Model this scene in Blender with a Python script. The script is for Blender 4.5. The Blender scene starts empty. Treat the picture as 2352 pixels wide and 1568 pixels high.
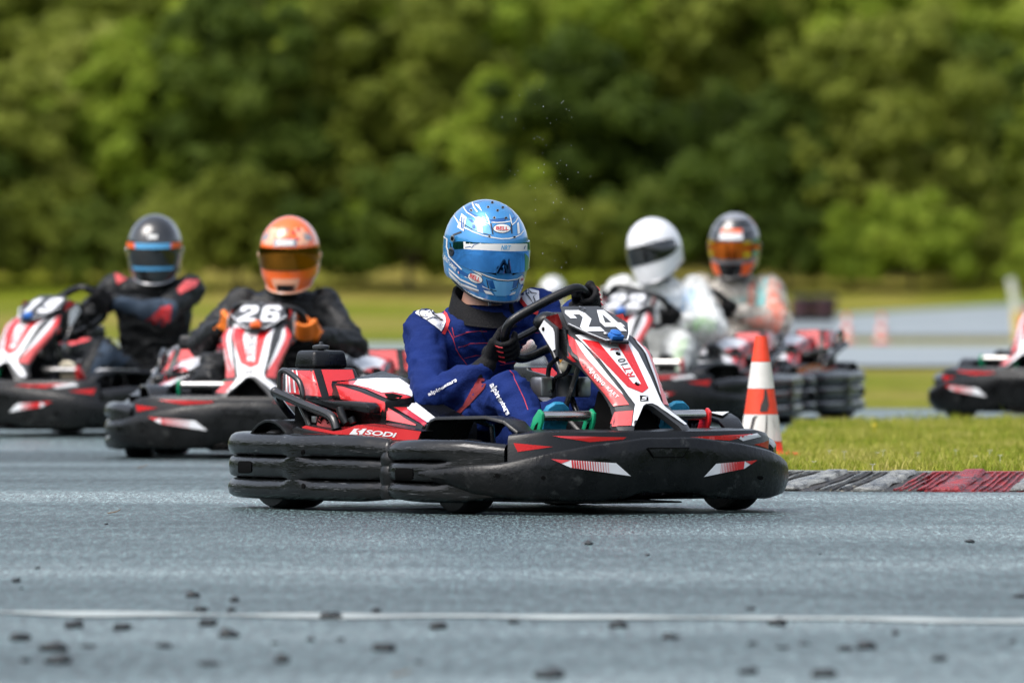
import bpy, bmesh, math, random
from mathutils import Vector, Matrix, noise, Euler
from mathutils.bvhtree import BVHTree
from mathutils.geometry import tessellate_polygon

random.seed(7)
scene = bpy.context.scene
col = scene.collection
R = math.radians
PI = math.pi

# ------------------------------------------------------------------ camera, sky, sun, exposure
FOC = 32900.0            # focal length in pixels of a 2352 px wide frame
HORIZON = 478.0          # image row of the horizon in that frame
CAM_H = 1.05
cam_data = bpy.data.cameras.new('camera')
cam = bpy.data.objects.new('camera', cam_data)
col.objects.link(cam)
cam.location = (0, 0, CAM_H)
cam.rotation_euler = (R(90), 0, 0)
cam_data.sensor_width = 36.0
cam_data.lens = FOC / 2352.0 * 36.0
cam_data.shift_y = -(784.0 - HORIZON) / 2352.0
cam_data.clip_start = 1.0
cam_data.clip_end = 4000.0
cam_data.dof.use_dof = True
cam_data.dof.focus_distance = 49.9
cam_data.dof.aperture_fstop = 7.1
cam_data.dof.aperture_blades = 9
scene.camera = cam

SUN_ELEV, SUN_AZ = R(58), R(-128)      # azimuth measured from +Y towards +X: behind the camera, to its left
world = bpy.data.worlds.new('World')
scene.world = world
world.use_nodes = True
wn = world.node_tree
sky = wn.nodes.new('ShaderNodeTexSky')
sky.sky_type = 'NISHITA'
sky.sun_disc = False
sky.sun_elevation = SUN_ELEV
sky.sun_rotation = SUN_AZ
sky.air_density = 1.0
sky.dust_density = 4.0
sky.ozone_density = 1.0
bg = wn.nodes['Background']
bg.inputs['Strength'].default_value = 0.15
grey = wn.nodes.new('ShaderNodeHueSaturation')        # thin cloud: the whole sky washed towards grey
grey.inputs['Saturation'].default_value = 0.55
wn.links.new(sky.outputs['Color'], grey.inputs['Color'])
wn.links.new(grey.outputs['Color'], bg.inputs['Color'])

sun_data = bpy.data.lights.new('sun', 'SUN')
sun_data.energy = 1.2
sun_data.angle = R(35)
sun_data.color = (1.0, 0.98, 0.95)
sun = bpy.data.objects.new('sun', sun_data)
col.objects.link(sun)
sd = Vector((math.sin(SUN_AZ) * math.cos(SUN_ELEV), math.cos(SUN_AZ) * math.cos(SUN_ELEV), math.sin(SUN_ELEV)))
sun.rotation_euler = sd.to_track_quat('Z', 'Y').to_euler()
sun.location = (-20, 20, 40)

scene.view_settings.view_transform = 'Standard'
scene.view_settings.look = 'None'
scene.view_settings.exposure = 0.88
scene.view_settings.gamma = 1.0
scene.view_settings.use_curve_mapping = False
scene.render.engine = 'CYCLES'
scene.cycles.use_denoising = True
scene.cycles.max_bounces = 6
scene.cycles.diffuse_bounces = 3
scene.cycles.glossy_bounces = 3
scene.cycles.transmission_bounces = 4
scene.cycles.transparent_max_bounces = 8
scene.cycles.caustics_reflective = False
scene.cycles.caustics_refractive = False

# ------------------------------------------------------------------ materials
MATS = {}

def mat(name, c, rough=0.5, metal=0.0, var=0.15, vs=9.0, bump=0.0, bs=80.0, coat=0.0, rvar=0.1, spec=0.5, sheen=0.0, stretch=None, speck=None, spot=0.0):
    """procedural principled material: noise varies colour and roughness, a second noise gives fine relief"""
    if name in MATS:
        return MATS[name]
    m = bpy.data.materials.new(name)
    m.use_nodes = True
    nt = m.node_tree
    b = nt.nodes['Principled BSDF']
    tc = nt.nodes.new('ShaderNodeTexCoord')
    src = tc.outputs['Object']
    if stretch:
        mp = nt.nodes.new('ShaderNodeMapping')
        mp.inputs['Scale'].default_value = stretch
        nt.links.new(src, mp.inputs['Vector'])
        src = mp.outputs['Vector']
    nz = nt.nodes.new('ShaderNodeTexNoise')
    nz.inputs['Scale'].default_value = vs
    nz.inputs['Detail'].default_value = 5
    nt.links.new(src, nz.inputs['Vector'])
    mr = nt.nodes.new('ShaderNodeMapRange')
    mr.inputs['From Min'].default_value = 0.25
    mr.inputs['From Max'].default_value = 0.75
    mr.inputs['To Min'].default_value = 1 - var
    mr.inputs['To Max'].default_value = 1 + var
    nt.links.new(nz.outputs['Fac'], mr.inputs['Value'])
    mx = nt.nodes.new('ShaderNodeMix')
    mx.data_type = 'RGBA'
    mx.blend_type = 'MULTIPLY'
    mx.inputs['Factor'].default_value = 1
    mx.inputs['A'].default_value = (*c, 1)
    nt.links.new(mr.outputs['Result'], mx.inputs['B'])
    out = mx.outputs['Result']
    if speck:          # lighter scuffs: (colour, threshold, noise scale, stretch)
        sc, th, ss, st = speck
        mp2 = nt.nodes.new('ShaderNodeMapping')
        mp2.inputs['Scale'].default_value = st
        nt.links.new(tc.outputs['Object'], mp2.inputs['Vector'])
        n2 = nt.nodes.new('ShaderNodeTexNoise')
        n2.inputs['Scale'].default_value = ss
        n2.inputs['Detail'].default_value = 6
        n2.inputs['Roughness'].default_value = 0.65
        nt.links.new(mp2.outputs['Vector'], n2.inputs['Vector'])
        r2 = nt.nodes.new('ShaderNodeMapRange')
        r2.inputs['From Min'].default_value = th
        r2.inputs['From Max'].default_value = th + 0.12
        nt.links.new(n2.outputs['Fac'], r2.inputs['Value'])
        m2 = nt.nodes.new('ShaderNodeMix')
        m2.data_type = 'RGBA'
        nt.links.new(r2.outputs['Result'], m2.inputs['Factor'])
        nt.links.new(out, m2.inputs['A'])
        m2.inputs['B'].default_value = (*sc, 1)
        out = m2.outputs['Result']
    nt.links.new(out, b.inputs['Base Color'])
    rr = nt.nodes.new('ShaderNodeMapRange')
    rr.inputs['From Min'].default_value = 0.3
    rr.inputs['From Max'].default_value = 0.7
    rr.inputs['To Min'].default_value = max(0.02, rough - rvar)
    rr.inputs['To Max'].default_value = min(1, rough + rvar)
    nt.links.new(nz.outputs['Fac'], rr.inputs['Value'])
    nt.links.new(rr.outputs['Result'], b.inputs['Roughness'])
    b.inputs['Metallic'].default_value = metal
    b.inputs['Specular IOR Level'].default_value = spec
    if coat:
        b.inputs['Coat Weight'].default_value = coat
        b.inputs['Coat Roughness'].default_value = 0.06
    if sheen:
        b.inputs['Sheen Weight'].default_value = sheen
    if bump:
        n3 = nt.nodes.new('ShaderNodeTexNoise')
        n3.inputs['Scale'].default_value = bs
        n3.inputs['Detail'].default_value = 4
        nt.links.new(src, n3.inputs['Vector'])
        bp = nt.nodes.new('ShaderNodeBump')
        bp.inputs['Strength'].default_value = bump
        bp.inputs['Distance'].default_value = 0.01
        nt.links.new(n3.outputs['Fac'], bp.inputs['Height'])
        nt.links.new(bp.outputs['Normal'], b.inputs['Normal'])
    MATS[name] = m
    return m

BLACK = mat('black_moulded_plastic', (0.004, 0.0045, 0.005), 0.3, var=0.35, vs=14, bump=0.10, bs=160, spec=0.4)
SCUFF = mat('scuffed_black_plastic', (0.004, 0.0043, 0.0046), 0.2, var=0.5, vs=10, bump=0.16, bs=36, rvar=0.10,
            speck=((0.12, 0.125, 0.13), 0.61, 8, (1.2, 1.2, 14)), stretch=(1, 1, 4))
FAIR = mat('dirty_black_fairing', (0.0035, 0.004, 0.0044), 0.30, spec=.32, var=0.6, vs=12, bump=0.2, bs=60, rvar=0.16,
           speck=((0.035, 0.037, 0.036), 0.58, 15, (1, 1, 1.2)))
RUBBER = mat('wet_tyre_rubber', (0.008, 0.008, 0.009), 0.45, var=0.3, bump=0.2, bs=120)
DGREY = mat('dark_grey_panel', (0.035, 0.037, 0.04), 0.4, var=0.12, bump=0.08, bs=200)
RED = mat('glossy_red_sticker', (0.60, 0.018, 0.022), 0.28, var=0.10, coat=0.6, vs=6)
PINK = mat('pale_red_sticker', (0.66, 0.085, 0.085), 0.3, var=0.12, coat=0.4)
DRED = mat('deep_red_sticker', (0.30, 0.008, 0.012), 0.3, var=0.1, coat=0.5)
WHITE = mat('glossy_white_sticker', (0.78, 0.79, 0.81), 0.3, var=0.05, coat=0.5, vs=6)
BONE = mat('translucent_reservoir_plastic', (0.62, 0.56, 0.42), 0.4, var=0.1)
CHROME = mat('brushed_steel', (0.62, 0.6, 0.57), 0.24, metal=1.0, var=0.12, stretch=(40, 2, 2))
ALU = mat('cast_aluminium', (0.5, 0.5, 0.5), 0.35, metal=1.0, var=0.15)
TUBE = mat('painted_black_tube', (0.012, 0.012, 0.013), 0.25, var=0.25, coat=0.4, speck=((0.12, 0.12, 0.12), 0.66, 20, (1, 1, 3)))
GREEN = mat('green_pedal_plastic', (0.01, 0.30, 0.14), 0.4, var=0.12)
TRANSP = mat('blue_transponder_plastic', (0.015, 0.12, 0.42), 0.35, var=0.12)
ORTR = mat('orange_transponder_plastic', (0.75, 0.12, 0.015), 0.35, var=0.12)
DARK = mat('matt_black_and_opening_shade', (0.003, 0.003, 0.003), 0.8, var=0.2, spec=0.05)  # matt black of dark parts; also paints the shade inside flat openings
ORANGE = mat('orange_tag', (0.8, 0.3, 0.02), 0.5)

# ------------------------------------------------------------------ mesh helpers
def tag(o, label=None, cat=None, group=None, kind=None):
    if label: o['label'] = label
    if cat: o['category'] = cat
    if group: o['group'] = group
    if kind: o['kind'] = kind
    return o

def empty(name, loc=(0, 0, 0), rz=0.0):
    o = bpy.data.objects.new(name, None)
    o.empty_display_size = 0.2
    col.objects.link(o)
    o.location = loc
    o.rotation_euler = (0, 0, rz)
    return o

def link(name, me, m, parent=None, smooth=True, angle=38):
    o = bpy.data.objects.new(name, me)
    col.objects.link(o)
    if parent is not None:
        o.parent = parent
    for x in (m if isinstance(m, (list, tuple)) else [m]):
        me.materials.append(x)
    if smooth:
        me.shade_smooth()
        me.set_sharp_from_angle(angle=R(angle))
    return o

class MB:
    """collects shapes into one mesh"""
    def __init__(self):
        self.v, self.f = [], []
    def add(self, vs, fs):
        n = len(self.v)
        self.v += [tuple(p) for p in vs]
        self.f += [tuple(i + n for i in f) for f in fs]
        return self
    def loft(self, rings, cap=True, closed=True):
        n = len(rings[0]); vs = []; fs = []
        for r in rings: vs += [tuple(p) for p in r]
        for i in range(len(rings) - 1):
            for j in range(n if closed else n - 1):
                k = (j + 1) % n
                fs.append((i * n + j, i * n + k, (i + 1) * n + k, (i + 1) * n + j))
        if cap:
            fs.append(tuple(reversed(range(n))))
            fs.append(tuple((len(rings) - 1) * n + j for j in range(n)))
        return self.add(vs, fs)
    def tube(self, pts, r, n=8, smooth=0, closed=False):
        pts = [Vector(p) for p in pts]
        if smooth: pts = spline(pts, smooth, closed)
        rr = r if isinstance(r, (list, tuple)) else [r] * len(pts)
        if len(rr) != len(pts):
            rr = [lerp_list(rr, i / (len(pts) - 1)) for i in range(len(pts))]
        rings = []
        up = None
        for i, p in enumerate(pts):
            if closed: t = pts[(i + 1) % len(pts)] - pts[i - 1]
            else: t = pts[min(i + 1, len(pts) - 1)] - pts[max(i - 1, 0)]
            t.normalize()
            if up is None:
                up = t.orthogonal().normalized()
            up = (up - t * up.dot(t)).normalized()
            s = t.cross(up)
            rings.append([p + (up * math.cos(a) + s * math.sin(a)) * rr[i] for a in [2 * PI * k / n for k in range(n)]])
        if closed:
            rings.append(rings[0])
            return self.loft(rings, cap=False)
        return self.loft(rings)
    def capsule(self, a, b, ra, rb, n=12):
        a, b = Vector(a), Vector(b)
        t = (b - a).normalized()
        pts = []; rr = []
        for k in range(5):
            x = PI / 2 * (1 - k / 4.0)
            pts.append(a - t * ra * math.sin(x)); rr.append(max(1e-4, ra * math.cos(x)))
        for k in range(5):
            x = PI / 2 * (k / 4.0)
            pts.append(b + t * rb * math.sin(x)); rr.append(max(1e-4, rb * math.cos(x)))
        up = t.orthogonal().normalized(); s = t.cross(up)
        rings = [[p + (up * math.cos(q) + s * math.sin(q)) * r for q in [2 * PI * k / n for k in range(n)]] for p, r in zip(pts, rr)]
        return self.loft(rings)
    def ball(self, c, r, n=12, m=8):
        c = Vector(c); r = Vector(r) if not isinstance(r, (int, float)) else Vector((r, r, r))
        rings = []
        for i in range(m + 1):
            e = -PI / 2 + PI * i / m
            k = max(math.cos(e), 1e-3)
            rings.append([c + Vector((r.x * k * math.cos(a), r.y * k * math.sin(a), r.z * math.sin(e))) for a in [2 * PI * j / n for j in range(n)]])
        return self.loft(rings)
    def lathe(self, prof, c, axis, n=24, close=True):
        """prof: (along axis, radius)"""
        c = Vector(c); ax = Vector(axis).normalized(); u = ax.orthogonal().normalized(); w = ax.cross(u)
        rings = [[c + ax * h + (u * math.cos(a) + w * math.sin(a)) * max(r, 1e-4) for a in [2 * PI * k / n for k in range(n)]] for h, r in prof]
        return self.loft(rings, cap=close)
    def hexa(self, p):
        """8 corners: bottom four, top four"""
        return self.add(p, [(3, 2, 1, 0), (4, 5, 6, 7), (0, 1, 5, 4), (1, 2, 6, 5), (2, 3, 7, 6), (3, 0, 4, 7)])
    def box(self, c, s, rot=None):
        c = Vector(c); h = [x / 2 for x in s]
        p = []
        for z in (-1, 1):
            for x, y in ((-1, -1), (1, -1), (1, 1), (-1, 1)):
                q = Vector((x * h[0], y * h[1], z * h[2]))
                if rot: q.rotate(rot)
                p.append(c + q)
        return self.hexa(p)
    def prism(self, pts, off):
        """extrude a polygon (3d points) by a vector"""
        n = len(pts); off = Vector(off)
        vs = [Vector(p) for p in pts] + [Vector(p) + off for p in pts]
        fs = [tuple(range(n)), tuple(reversed(range(n, 2 * n)))]
        fs += [(j, n + j, n + (j + 1) % n, (j + 1) % n) for j in range(n)]
        return self.add(vs, fs)
    def mirror(self):
        o = MB(); o.v = [(x, -y, z) for x, y, z in self.v]; o.f = [tuple(reversed(f)) for f in self.f]
        return o
    def xf(self, M):
        self.v = [tuple(M @ Vector(p)) for p in self.v]; return self
    def mesh(self, name, bevel=0.0, seg=2):
        me = bpy.data.meshes.new(name)
        me.from_pydata(self.v, [], self.f)
        bm = bmesh.new(); bm.from_mesh(me)
        bmesh.ops.remove_doubles(bm, verts=bm.verts, dist=1e-6)
        bmesh.ops.recalc_face_normals(bm, faces=bm.faces)
        if bevel:
            es = [e for e in bm.edges if len(e.link_faces) == 2 and e.calc_face_angle(0) > R(28)]
            bmesh.ops.bevel(bm, geom=es, offset=bevel, segments=seg, affect='EDGES', profile=0.5, clamp_overlap=True)
        bm.to_mesh(me); bm.free(); me.update()
        return me
    def obj(self, name, m, parent=None, bevel=0.0, smooth=True, angle=38, seg=2):
        return link(name, self.mesh(name, bevel, seg), m, parent, smooth, angle)
    def bvh(self):
        return BVHTree.FromPolygons([Vector(p) for p in self.v], self.f)

def lerp_list(a, t):
    x = t * (len(a) - 1); i = min(int(x), len(a) - 2)
    return a[i] + (a[i + 1] - a[i]) * (x - i)

def spline(pts, sub, closed=False):
    pts = [Vector(p) for p in pts]; n = len(pts); out = []
    rng = range(n) if closed else range(n - 1)
    for i in rng:
        if closed: p0, p1, p2, p3 = pts[i - 1], pts[i], pts[(i + 1) % n], pts[(i + 2) % n]
        else: p0, p1, p2, p3 = pts[max(i - 1, 0)], pts[i], pts[i + 1], pts[min(i + 2, n - 1)]
        for k in range(sub):
            t = k / sub
            out.append(0.5 * ((2 * p1) + (p2 - p0) * t + (2 * p0 - 5 * p1 + 4 * p2 - p3) * t * t + (3 * p1 - p0 - 3 * p2 + p3) * t ** 3))
    if not closed: out.append(pts[-1])
    return out

def interp(x, pts):
    if x <= pts[0][0]: return pts[0][1]
    for (a, b), (c, d) in zip(pts, pts[1:]):
        if x <= c: return b + (d - b) * (x - a) / (c - a)
    return pts[-1][1]

def copy_tree(o, parent=None):
    c = o.copy(); col.objects.link(c); c.parent = parent
    for ch in list(o.children):
        copy_tree(ch, c)
    return c

# ------------------------------------------------------------------ measuring the photograph: where a point of a known plane or surface stands
class Frame:
    """a vehicle's own axes (x forward, y to the driver's left, z up) placed on the ground"""
    def __init__(self, px, Y, theta, z=0.0):
        self.loc = Vector(((px - 1176.0) / FOC * Y, Y, z)); self.theta = R(theta)
        self.rz = R(theta - 90)
        self.M = Matrix.Translation(self.loc) @ Matrix.Rotation(self.rz, 4, 'Z')
        self.I = self.M.inverted()
        self.o = self.I @ Vector((0, 0, CAM_H))
        self.R3 = self.I.to_3x3()
    def ray(self, px, py):
        return self.o, (self.R3 @ Vector(((px - 1176.0) / FOC, 1, -(py - HORIZON) / FOC)))
    def T(self, px, py, f=None, l=None, z=None):
        o, d = self.ray(px, py)
        i, v = (0, f) if f is not None else (1, l) if l is not None else (2, z)
        return o + d * ((v - o[i]) / d[i])

def poly2d(polys, grid):
    """triangulated and gridded flat mesh of 2d polygons or (verts, faces) pairs"""
    bm = bmesh.new()
    for p in polys:
        if isinstance(p, tuple) and len(p) == 2 and isinstance(p[1], list) and p[1] and isinstance(p[1][0], tuple) and len(p[1][0]) == 3:
            vs = [bm.verts.new((x, y, 0)) for x, y in p[0]]
            for f in p[1]:
                try: bm.faces.new([vs[i] for i in f])
                except ValueError: pass
        else:
            vs = [Vector((x, y, 0)) for x, y in p]
            bv = [bm.verts.new(v) for v in vs]
            for t in tessellate_polygon([vs]):
                try: bm.faces.new([bv[i] for i in t])
                except ValueError: pass
    if grid and bm.verts:
        xs = [v.co.x for v in bm.verts]; ys = [v.co.y for v in bm.verts]
        for ax, lo, hi in ((0, min(xs), max(xs)), (1, min(ys), max(ys))):
            k = math.floor(lo / grid) + 1
            while k * grid < hi:
                co = Vector((0, 0, 0)); co[ax] = k * grid
                no = Vector((0, 0, 0)); no[ax] = 1
                bmesh.ops.bisect_plane(bm, geom=bm.verts[:] + bm.edges[:] + bm.faces[:], dist=1e-5, plane_co=co, plane_no=no)
                k += 1
    bm.verts.ensure_lookup_table()
    V = [(v.co.x, v.co.y) for v in bm.verts]
    bm.verts.index_update()
    F = [tuple(v.index for v in f.verts) for f in bm.faces]
    bm.free()
    return V, F

def decal(name, fr, bvh, polys, m, parent, off=0.002, grid=9.0, mirror=False, kind=None):
    """a sticker or seam laid on the surface in bvh; its outline is given as seen in the photograph"""
    V, F = poly2d(polys, grid)
    P = []
    for x, y in V:
        o, d = fr.ray(x, y)
        hit, n, i, ds = bvh.ray_cast(o + d * (fr.loc.y - 3.0), d)
        if hit is None: P.append(None); continue
        if n.dot(d) > 0: n = -n
        P.append(hit + n * off)
    F2 = [f for f in F if all(P[i] is not None for i in f)]
    # drop faces torn across a depth step
    keep = []
    for f in F2:
        if all((P[f[i]] - P[f[i - 1]]).length < 0.09 for i in range(len(f))): keep.append(f)
    b = MB(); b.v = [tuple(p) if p is not None else (0, 0, 0) for p in P]; b.f = keep
    if len(polys) == 1 and 'lettering' not in name and not kind and keep:
        par = {}
        def find(i):
            while par.setdefault(i, i) != i: i = par[i]
            return i
        for f in keep:
            for i in f[1:]: par[find(i)] = find(f[0])
        cnt = {}
        for f in keep: cnt[find(f[0])] = cnt.get(find(f[0]), 0) + 1
        big = max(cnt, key=cnt.get); keep = [f for f in keep if find(f[0]) == big]
    used = sorted({i for f in keep for i in f}); ix = {j: i for i, j in enumerate(used)}
    b.v = [b.v[i] for i in used]; b.f = [tuple(ix[i] for i in f) for f in keep]
    if mirror: b = b.mirror()
    if not b.f: return None
    me = bpy.data.meshes.new(name); me.from_pydata(b.v, [], b.f); me.update()
    bm = bmesh.new(); bm.from_mesh(me)
    bmesh.ops.recalc_face_normals(bm, faces=bm.faces)
    bm.to_mesh(me); bm.free()
    o_ = link(name, me, m, parent, True, 60)
    if kind: o_['kind'] = kind
    return o_

FONT_CACHE = {}
def text2d(s, bold=0.0, shear=0.0, space=1.0):
    key = (s, bold, shear, space)
    if key in FONT_CACHE: return FONT_CACHE[key]
    cu = bpy.data.curves.new('lettering', 'FONT')
    cu.body = s; cu.size = 1.0; cu.offset = bold; cu.shear = shear; cu.space_character = space
    cu.resolution_u = 3
    ob = bpy.data.objects.new('lettering', cu); col.objects.link(ob)
    dg = bpy.context.evaluated_depsgraph_get()
    me = bpy.data.meshes.new_from_object(ob.evaluated_get(dg))
    me.calc_loop_triangles()
    vs = [(v.co.x, v.co.y) for v in me.vertices]
    fs = [tuple(t.vertices) for t in me.loop_triangles]
    bpy.data.objects.remove(ob); bpy.data.curves.remove(cu); bpy.data.meshes.remove(me)
    x0 = min(v[0] for v in vs); x1 = max(v[0] for v in vs); y0 = min(v[1] for v in vs); y1 = max(v[1] for v in vs)
    vs = [((x - x0) / (x1 - x0), (y - y0) / (y1 - y0)) for x, y in vs]
    FONT_CACHE[key] = (vs, fs)
    return vs, fs

def text_quad(s, bl, br, tl, bold=0.0, shear=0.0, space=1.0, flip=False):
    """lettering fitted to the parallelogram bottom-left, bottom-right, top-left"""
    vs, fs = text2d(s, bold, shear, space)
    out = []
    for x, y in vs:
        if flip: x = 1 - x
        out.append((bl[0] + (br[0] - bl[0]) * x + (tl[0] - bl[0]) * y, bl[1] + (br[1] - bl[1]) * x + (tl[1] - bl[1]) * y))
    return (out, fs)

def ribbon2d(pts, w):
    """a 2d stripe of width w along a polyline, as quads split into triangles"""
    pts = [Vector((x, y)) for x, y in pts]; L = []; Rr = []
    for i, p in enumerate(pts):
        t = (pts[min(i + 1, len(pts) - 1)] - pts[max(i - 1, 0)]).normalized(); n = Vector((-t.y, t.x))
        ww = w[i] if isinstance(w, (list, tuple)) else w
        L.append(p + n * ww / 2); Rr.append(p - n * ww / 2)
    vs = [tuple(p) for p in L + Rr]; n = len(pts); fs = []
    for i in range(n - 1):
        fs += [(i, i + 1, n + i + 1), (i, n + i + 1, n + i)]
    return (vs, fs)

def ell2d(cx, cy, rx, ry, rot=0.0, n=20):
    c, s = math.cos(rot), math.sin(rot)
    return [(cx + rx * math.cos(a) * c - ry * math.sin(a) * s, cy + rx * math.cos(a) * s + ry * math.sin(a) * c) for a in [2 * PI * k / n for k in range(n)]]

# close-up windows of the photograph (in its 2352 px width)
CN = lambda x, y: (1177.1 + x * .2014, 689.06 + y * .2014)
CP = lambda x, y: (602.9 + x * .18310, 775.2 + y * .18310)
CH = lambda x, y: (1004.9 + x * .16116, 447.9 + y * .16116)
CW = lambda x, y: (1119.7 + x * .14648, 660.35 + y * .14648)
CF = lambda x, y: (1119.7 + x * .3662, 631.6 + y * .3662)
CB = lambda x, y: (890.0 + x * .27468, 430.7 + y * .27468)
CG = lambda x, y: (488.1 + x * .31126, 717.8 + y * .31126)
def m2(fn, pts): return [fn(*p) for p in pts]
# ------------------------------------------------------------------ terrain
ZP = [(-400, 0), (54, 0), (58, -.02), (65, -.09), (70, -.10), (80, -.11), (255, -1.33), (300, -1.33), (350, -1.2), (372, .3), (420, 7.0), (520, 12), (1500, 14)]
def zg(y): return interp(y, ZP)

def noise_chain(nt, vec, scale, detail=5, rough=.55):
    n = nt.nodes.new('ShaderNodeTexNoise'); n.inputs['Scale'].default_value = scale; n.inputs['Detail'].default_value = detail; n.inputs['Roughness'].default_value = rough
    nt.links.new(vec, n.inputs['Vector']); return n.outputs['Fac']

def mapping(nt, src, sc):
    m = nt.nodes.new('ShaderNodeMapping'); m.inputs['Scale'].default_value = sc; nt.links.new(src, m.inputs['Vector']); return m.outputs['Vector']

def ramp(nt, fac, stops):
    r = nt.nodes.new('ShaderNodeValToRGB'); e = r.color_ramp.elements
    while len(e) < len(stops): e.new(.5)
    for i, (p, c) in enumerate(stops): e[i].position = p; e[i].color = (*c, 1)
    nt.links.new(fac, r.inputs['Fac']); return r.outputs['Color']

def asphalt_mat():
    m = bpy.data.materials.new('wet_asphalt'); m.use_nodes = True; nt = m.node_tree; b = nt.nodes['Principled BSDF']
    pos = nt.nodes.new('ShaderNodeNewGeometry').outputs['Position']
    big = noise_chain(nt, mapping(nt, pos, (.22, .30, 1)), 1.0, 5)                 # damp and drier patches, drawn out along the track
    grain = noise_chain(nt, mapping(nt, pos, (88, 6.5, 1)), 1.0, 4, .8)              # aggregate, with the sparkle of its relief painted in as specks
    midn = noise_chain(nt, mapping(nt, pos, (30, 2.0, 1)), 1.0, 5, .62)            # blotches of clinging water
    base = ramp(nt, big, [(.32, (.014, .026, .028)), (.5, (.034, .056, .058)), (.70, (.085, .118, .120))])
    g2 = ramp(nt, grain, [(.41, (.04, .04, .04)), (.5, (.75, .75, .75)), (.60, (3.8, 3.8, 3.8))])
    mx = nt.nodes.new('ShaderNodeMix'); mx.data_type = 'RGBA'; mx.blend_type = 'MULTIPLY'; mx.inputs['Factor'].default_value = 1
    m3 = nt.nodes.new('ShaderNodeMix'); m3.data_type = 'RGBA'; m3.blend_type = 'MULTIPLY'; m3.inputs['Factor'].default_value = 1
    nt.links.new(base, m3.inputs['A']); nt.links.new(ramp(nt, midn, [(.36, (.62, .66, .66)), (.5, (1, 1, 1)), (.66, (1.5, 1.47, 1.45))]), m3.inputs['B'])
    nt.links.new(m3.outputs['Result'], mx.inputs['A']); nt.links.new(g2, mx.inputs['B']); nt.links.new(mx.outputs['Result'], b.inputs['Base Color'])
    rr = nt.nodes.new('ShaderNodeMapRange'); rr.inputs['From Min'].default_value = .3; rr.inputs['From Max'].default_value = .7
    rr.inputs['To Min'].default_value = .56; rr.inputs['To Max'].default_value = .30
    nt.links.new(big, rr.inputs['Value'])
    ad = nt.nodes.new('ShaderNodeMath'); ad.operation = 'MULTIPLY_ADD'; ad.inputs[1].default_value = 1.3; ad.inputs[2].default_value = -.62
    nt.links.new(grain, ad.inputs[0])
    a2 = nt.nodes.new('ShaderNodeMath'); a2.operation = 'ADD'; nt.links.new(rr.outputs['Result'], a2.inputs[0]); nt.links.new(ad.outputs['Value'], a2.inputs[1])
    a4 = nt.nodes.new('ShaderNodeMath'); a4.operation = 'MULTIPLY_ADD'; a4.inputs[1].default_value = -.28; nt.links.new(midn, a4.inputs[0])
    a5 = nt.nodes.new('ShaderNodeMath'); a5.operation = 'ADD'; a5.inputs[1].default_value = .14; nt.links.new(a2.outputs['Value'], a4.inputs[2]); nt.links.new(a4.outputs['Value'], a5.inputs[0])
    nt.links.new(a5.outputs['Value'], b.inputs['Roughness'])
    b.inputs['Specular IOR Level'].default_value = .6
    bmp = nt.nodes.new('ShaderNodeBump'); bmp.inputs['Strength'].default_value = .22; bmp.inputs['Distance'].default_value = .006
    nt.links.new(noise_chain(nt, mapping(nt, pos, (90, 30, 1)), 1.0, 3, .6), bmp.inputs['Height']); nt.links.new(bmp.outputs['Normal'], b.inputs['Normal'])
    return m

def turf_mat():
    m = bpy.data.materials.new('rough_turf'); m.use_nodes = True; nt = m.node_tree; b = nt.nodes['Principled BSDF']
    pos = nt.nodes.new('ShaderNodeNewGeometry').outputs['Position']
    big = noise_chain(nt, mapping(nt, pos, (.12, .045, 1)), 1.0, 6)
    fine = noise_chain(nt, mapping(nt, pos, (6, 2, 1)), 1.0, 5)
    c = ramp(nt, big, [(.3, (.08, .115, .007)), (.44, (.13, .145, .013)), (.58, (.21, .175, .045)), (.76, (.12, .135, .014))])
    f = ramp(nt, fine, [(.3, (.7, .7, .7)), (.7, (1.3, 1.3, 1.3))])
    mx = nt.nodes.new('ShaderNodeMix'); mx.data_type = 'RGBA'; mx.blend_type = 'MULTIPLY'; mx.inputs['Factor'].default_value = 1
    nt.links.new(c, mx.inputs['A']); nt.links.new(f, mx.inputs['B']); nt.links.new(mx.outputs['Result'], b.inputs['Base Color'])
    b.inputs['Roughness'].default_value = .9; b.inputs['Specular IOR Level'].default_value = .03
    return m
ASPHALT, TURF = asphalt_mat(), turf_mat()

def sheet(name, xs, ys, dz, m, kind='structure', edge=None):
    """a ground sheet following the terrain; edge(y) may trim the left side"""
    V = []; F = []
    for y in ys:
        for i, x in enumerate(xs):
            xx = x
            if edge: xx = max(x, edge(y)) if i == 0 else x
            V.append((xx, y, zg(y) + dz))
    n = len(xs)
    for j in range(len(ys) - 1):
        for i in range(n - 1): F.append((j * n + i, j * n + i + 1, (j + 1) * n + i + 1, (j + 1) * n + i))
    b = MB(); b.add(V, F); o = b.obj(name, m, None, smooth=False); tag(o, kind=kind); return o

XS = [-900, -200, -60, -25, -10, 0, 10, 25, 60, 200, 900]
XT = [-62, -25, -10, 0, 10, 25, 62]
sheet('ground', XS, [-400, 0, 40, 54, 58, 65, 70, 80, 120, 180, 255, 300, 350, 360, 372, 390, 420, 470, 520, 1500], -.02, TURF)
sheet('race_track', XT, [-58, 0, 30, 50, 54, 58, 65, 70, 80, 86], 0.0, ASPHALT)
SKY_SHEEN_TARMAC = mat('tarmac_painted_sky_sheen', (0.20, 0.23, 0.24), .38, var=.3, vs=.6, bump=.2, bs=40)  # lighter tarmac colour painted to stand for sky reflected at a grazing angle
sheet('middle_track', XT, [147, 160, 180, 200, 222, 236], .012, SKY_SHEEN_TARMAC)
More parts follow.
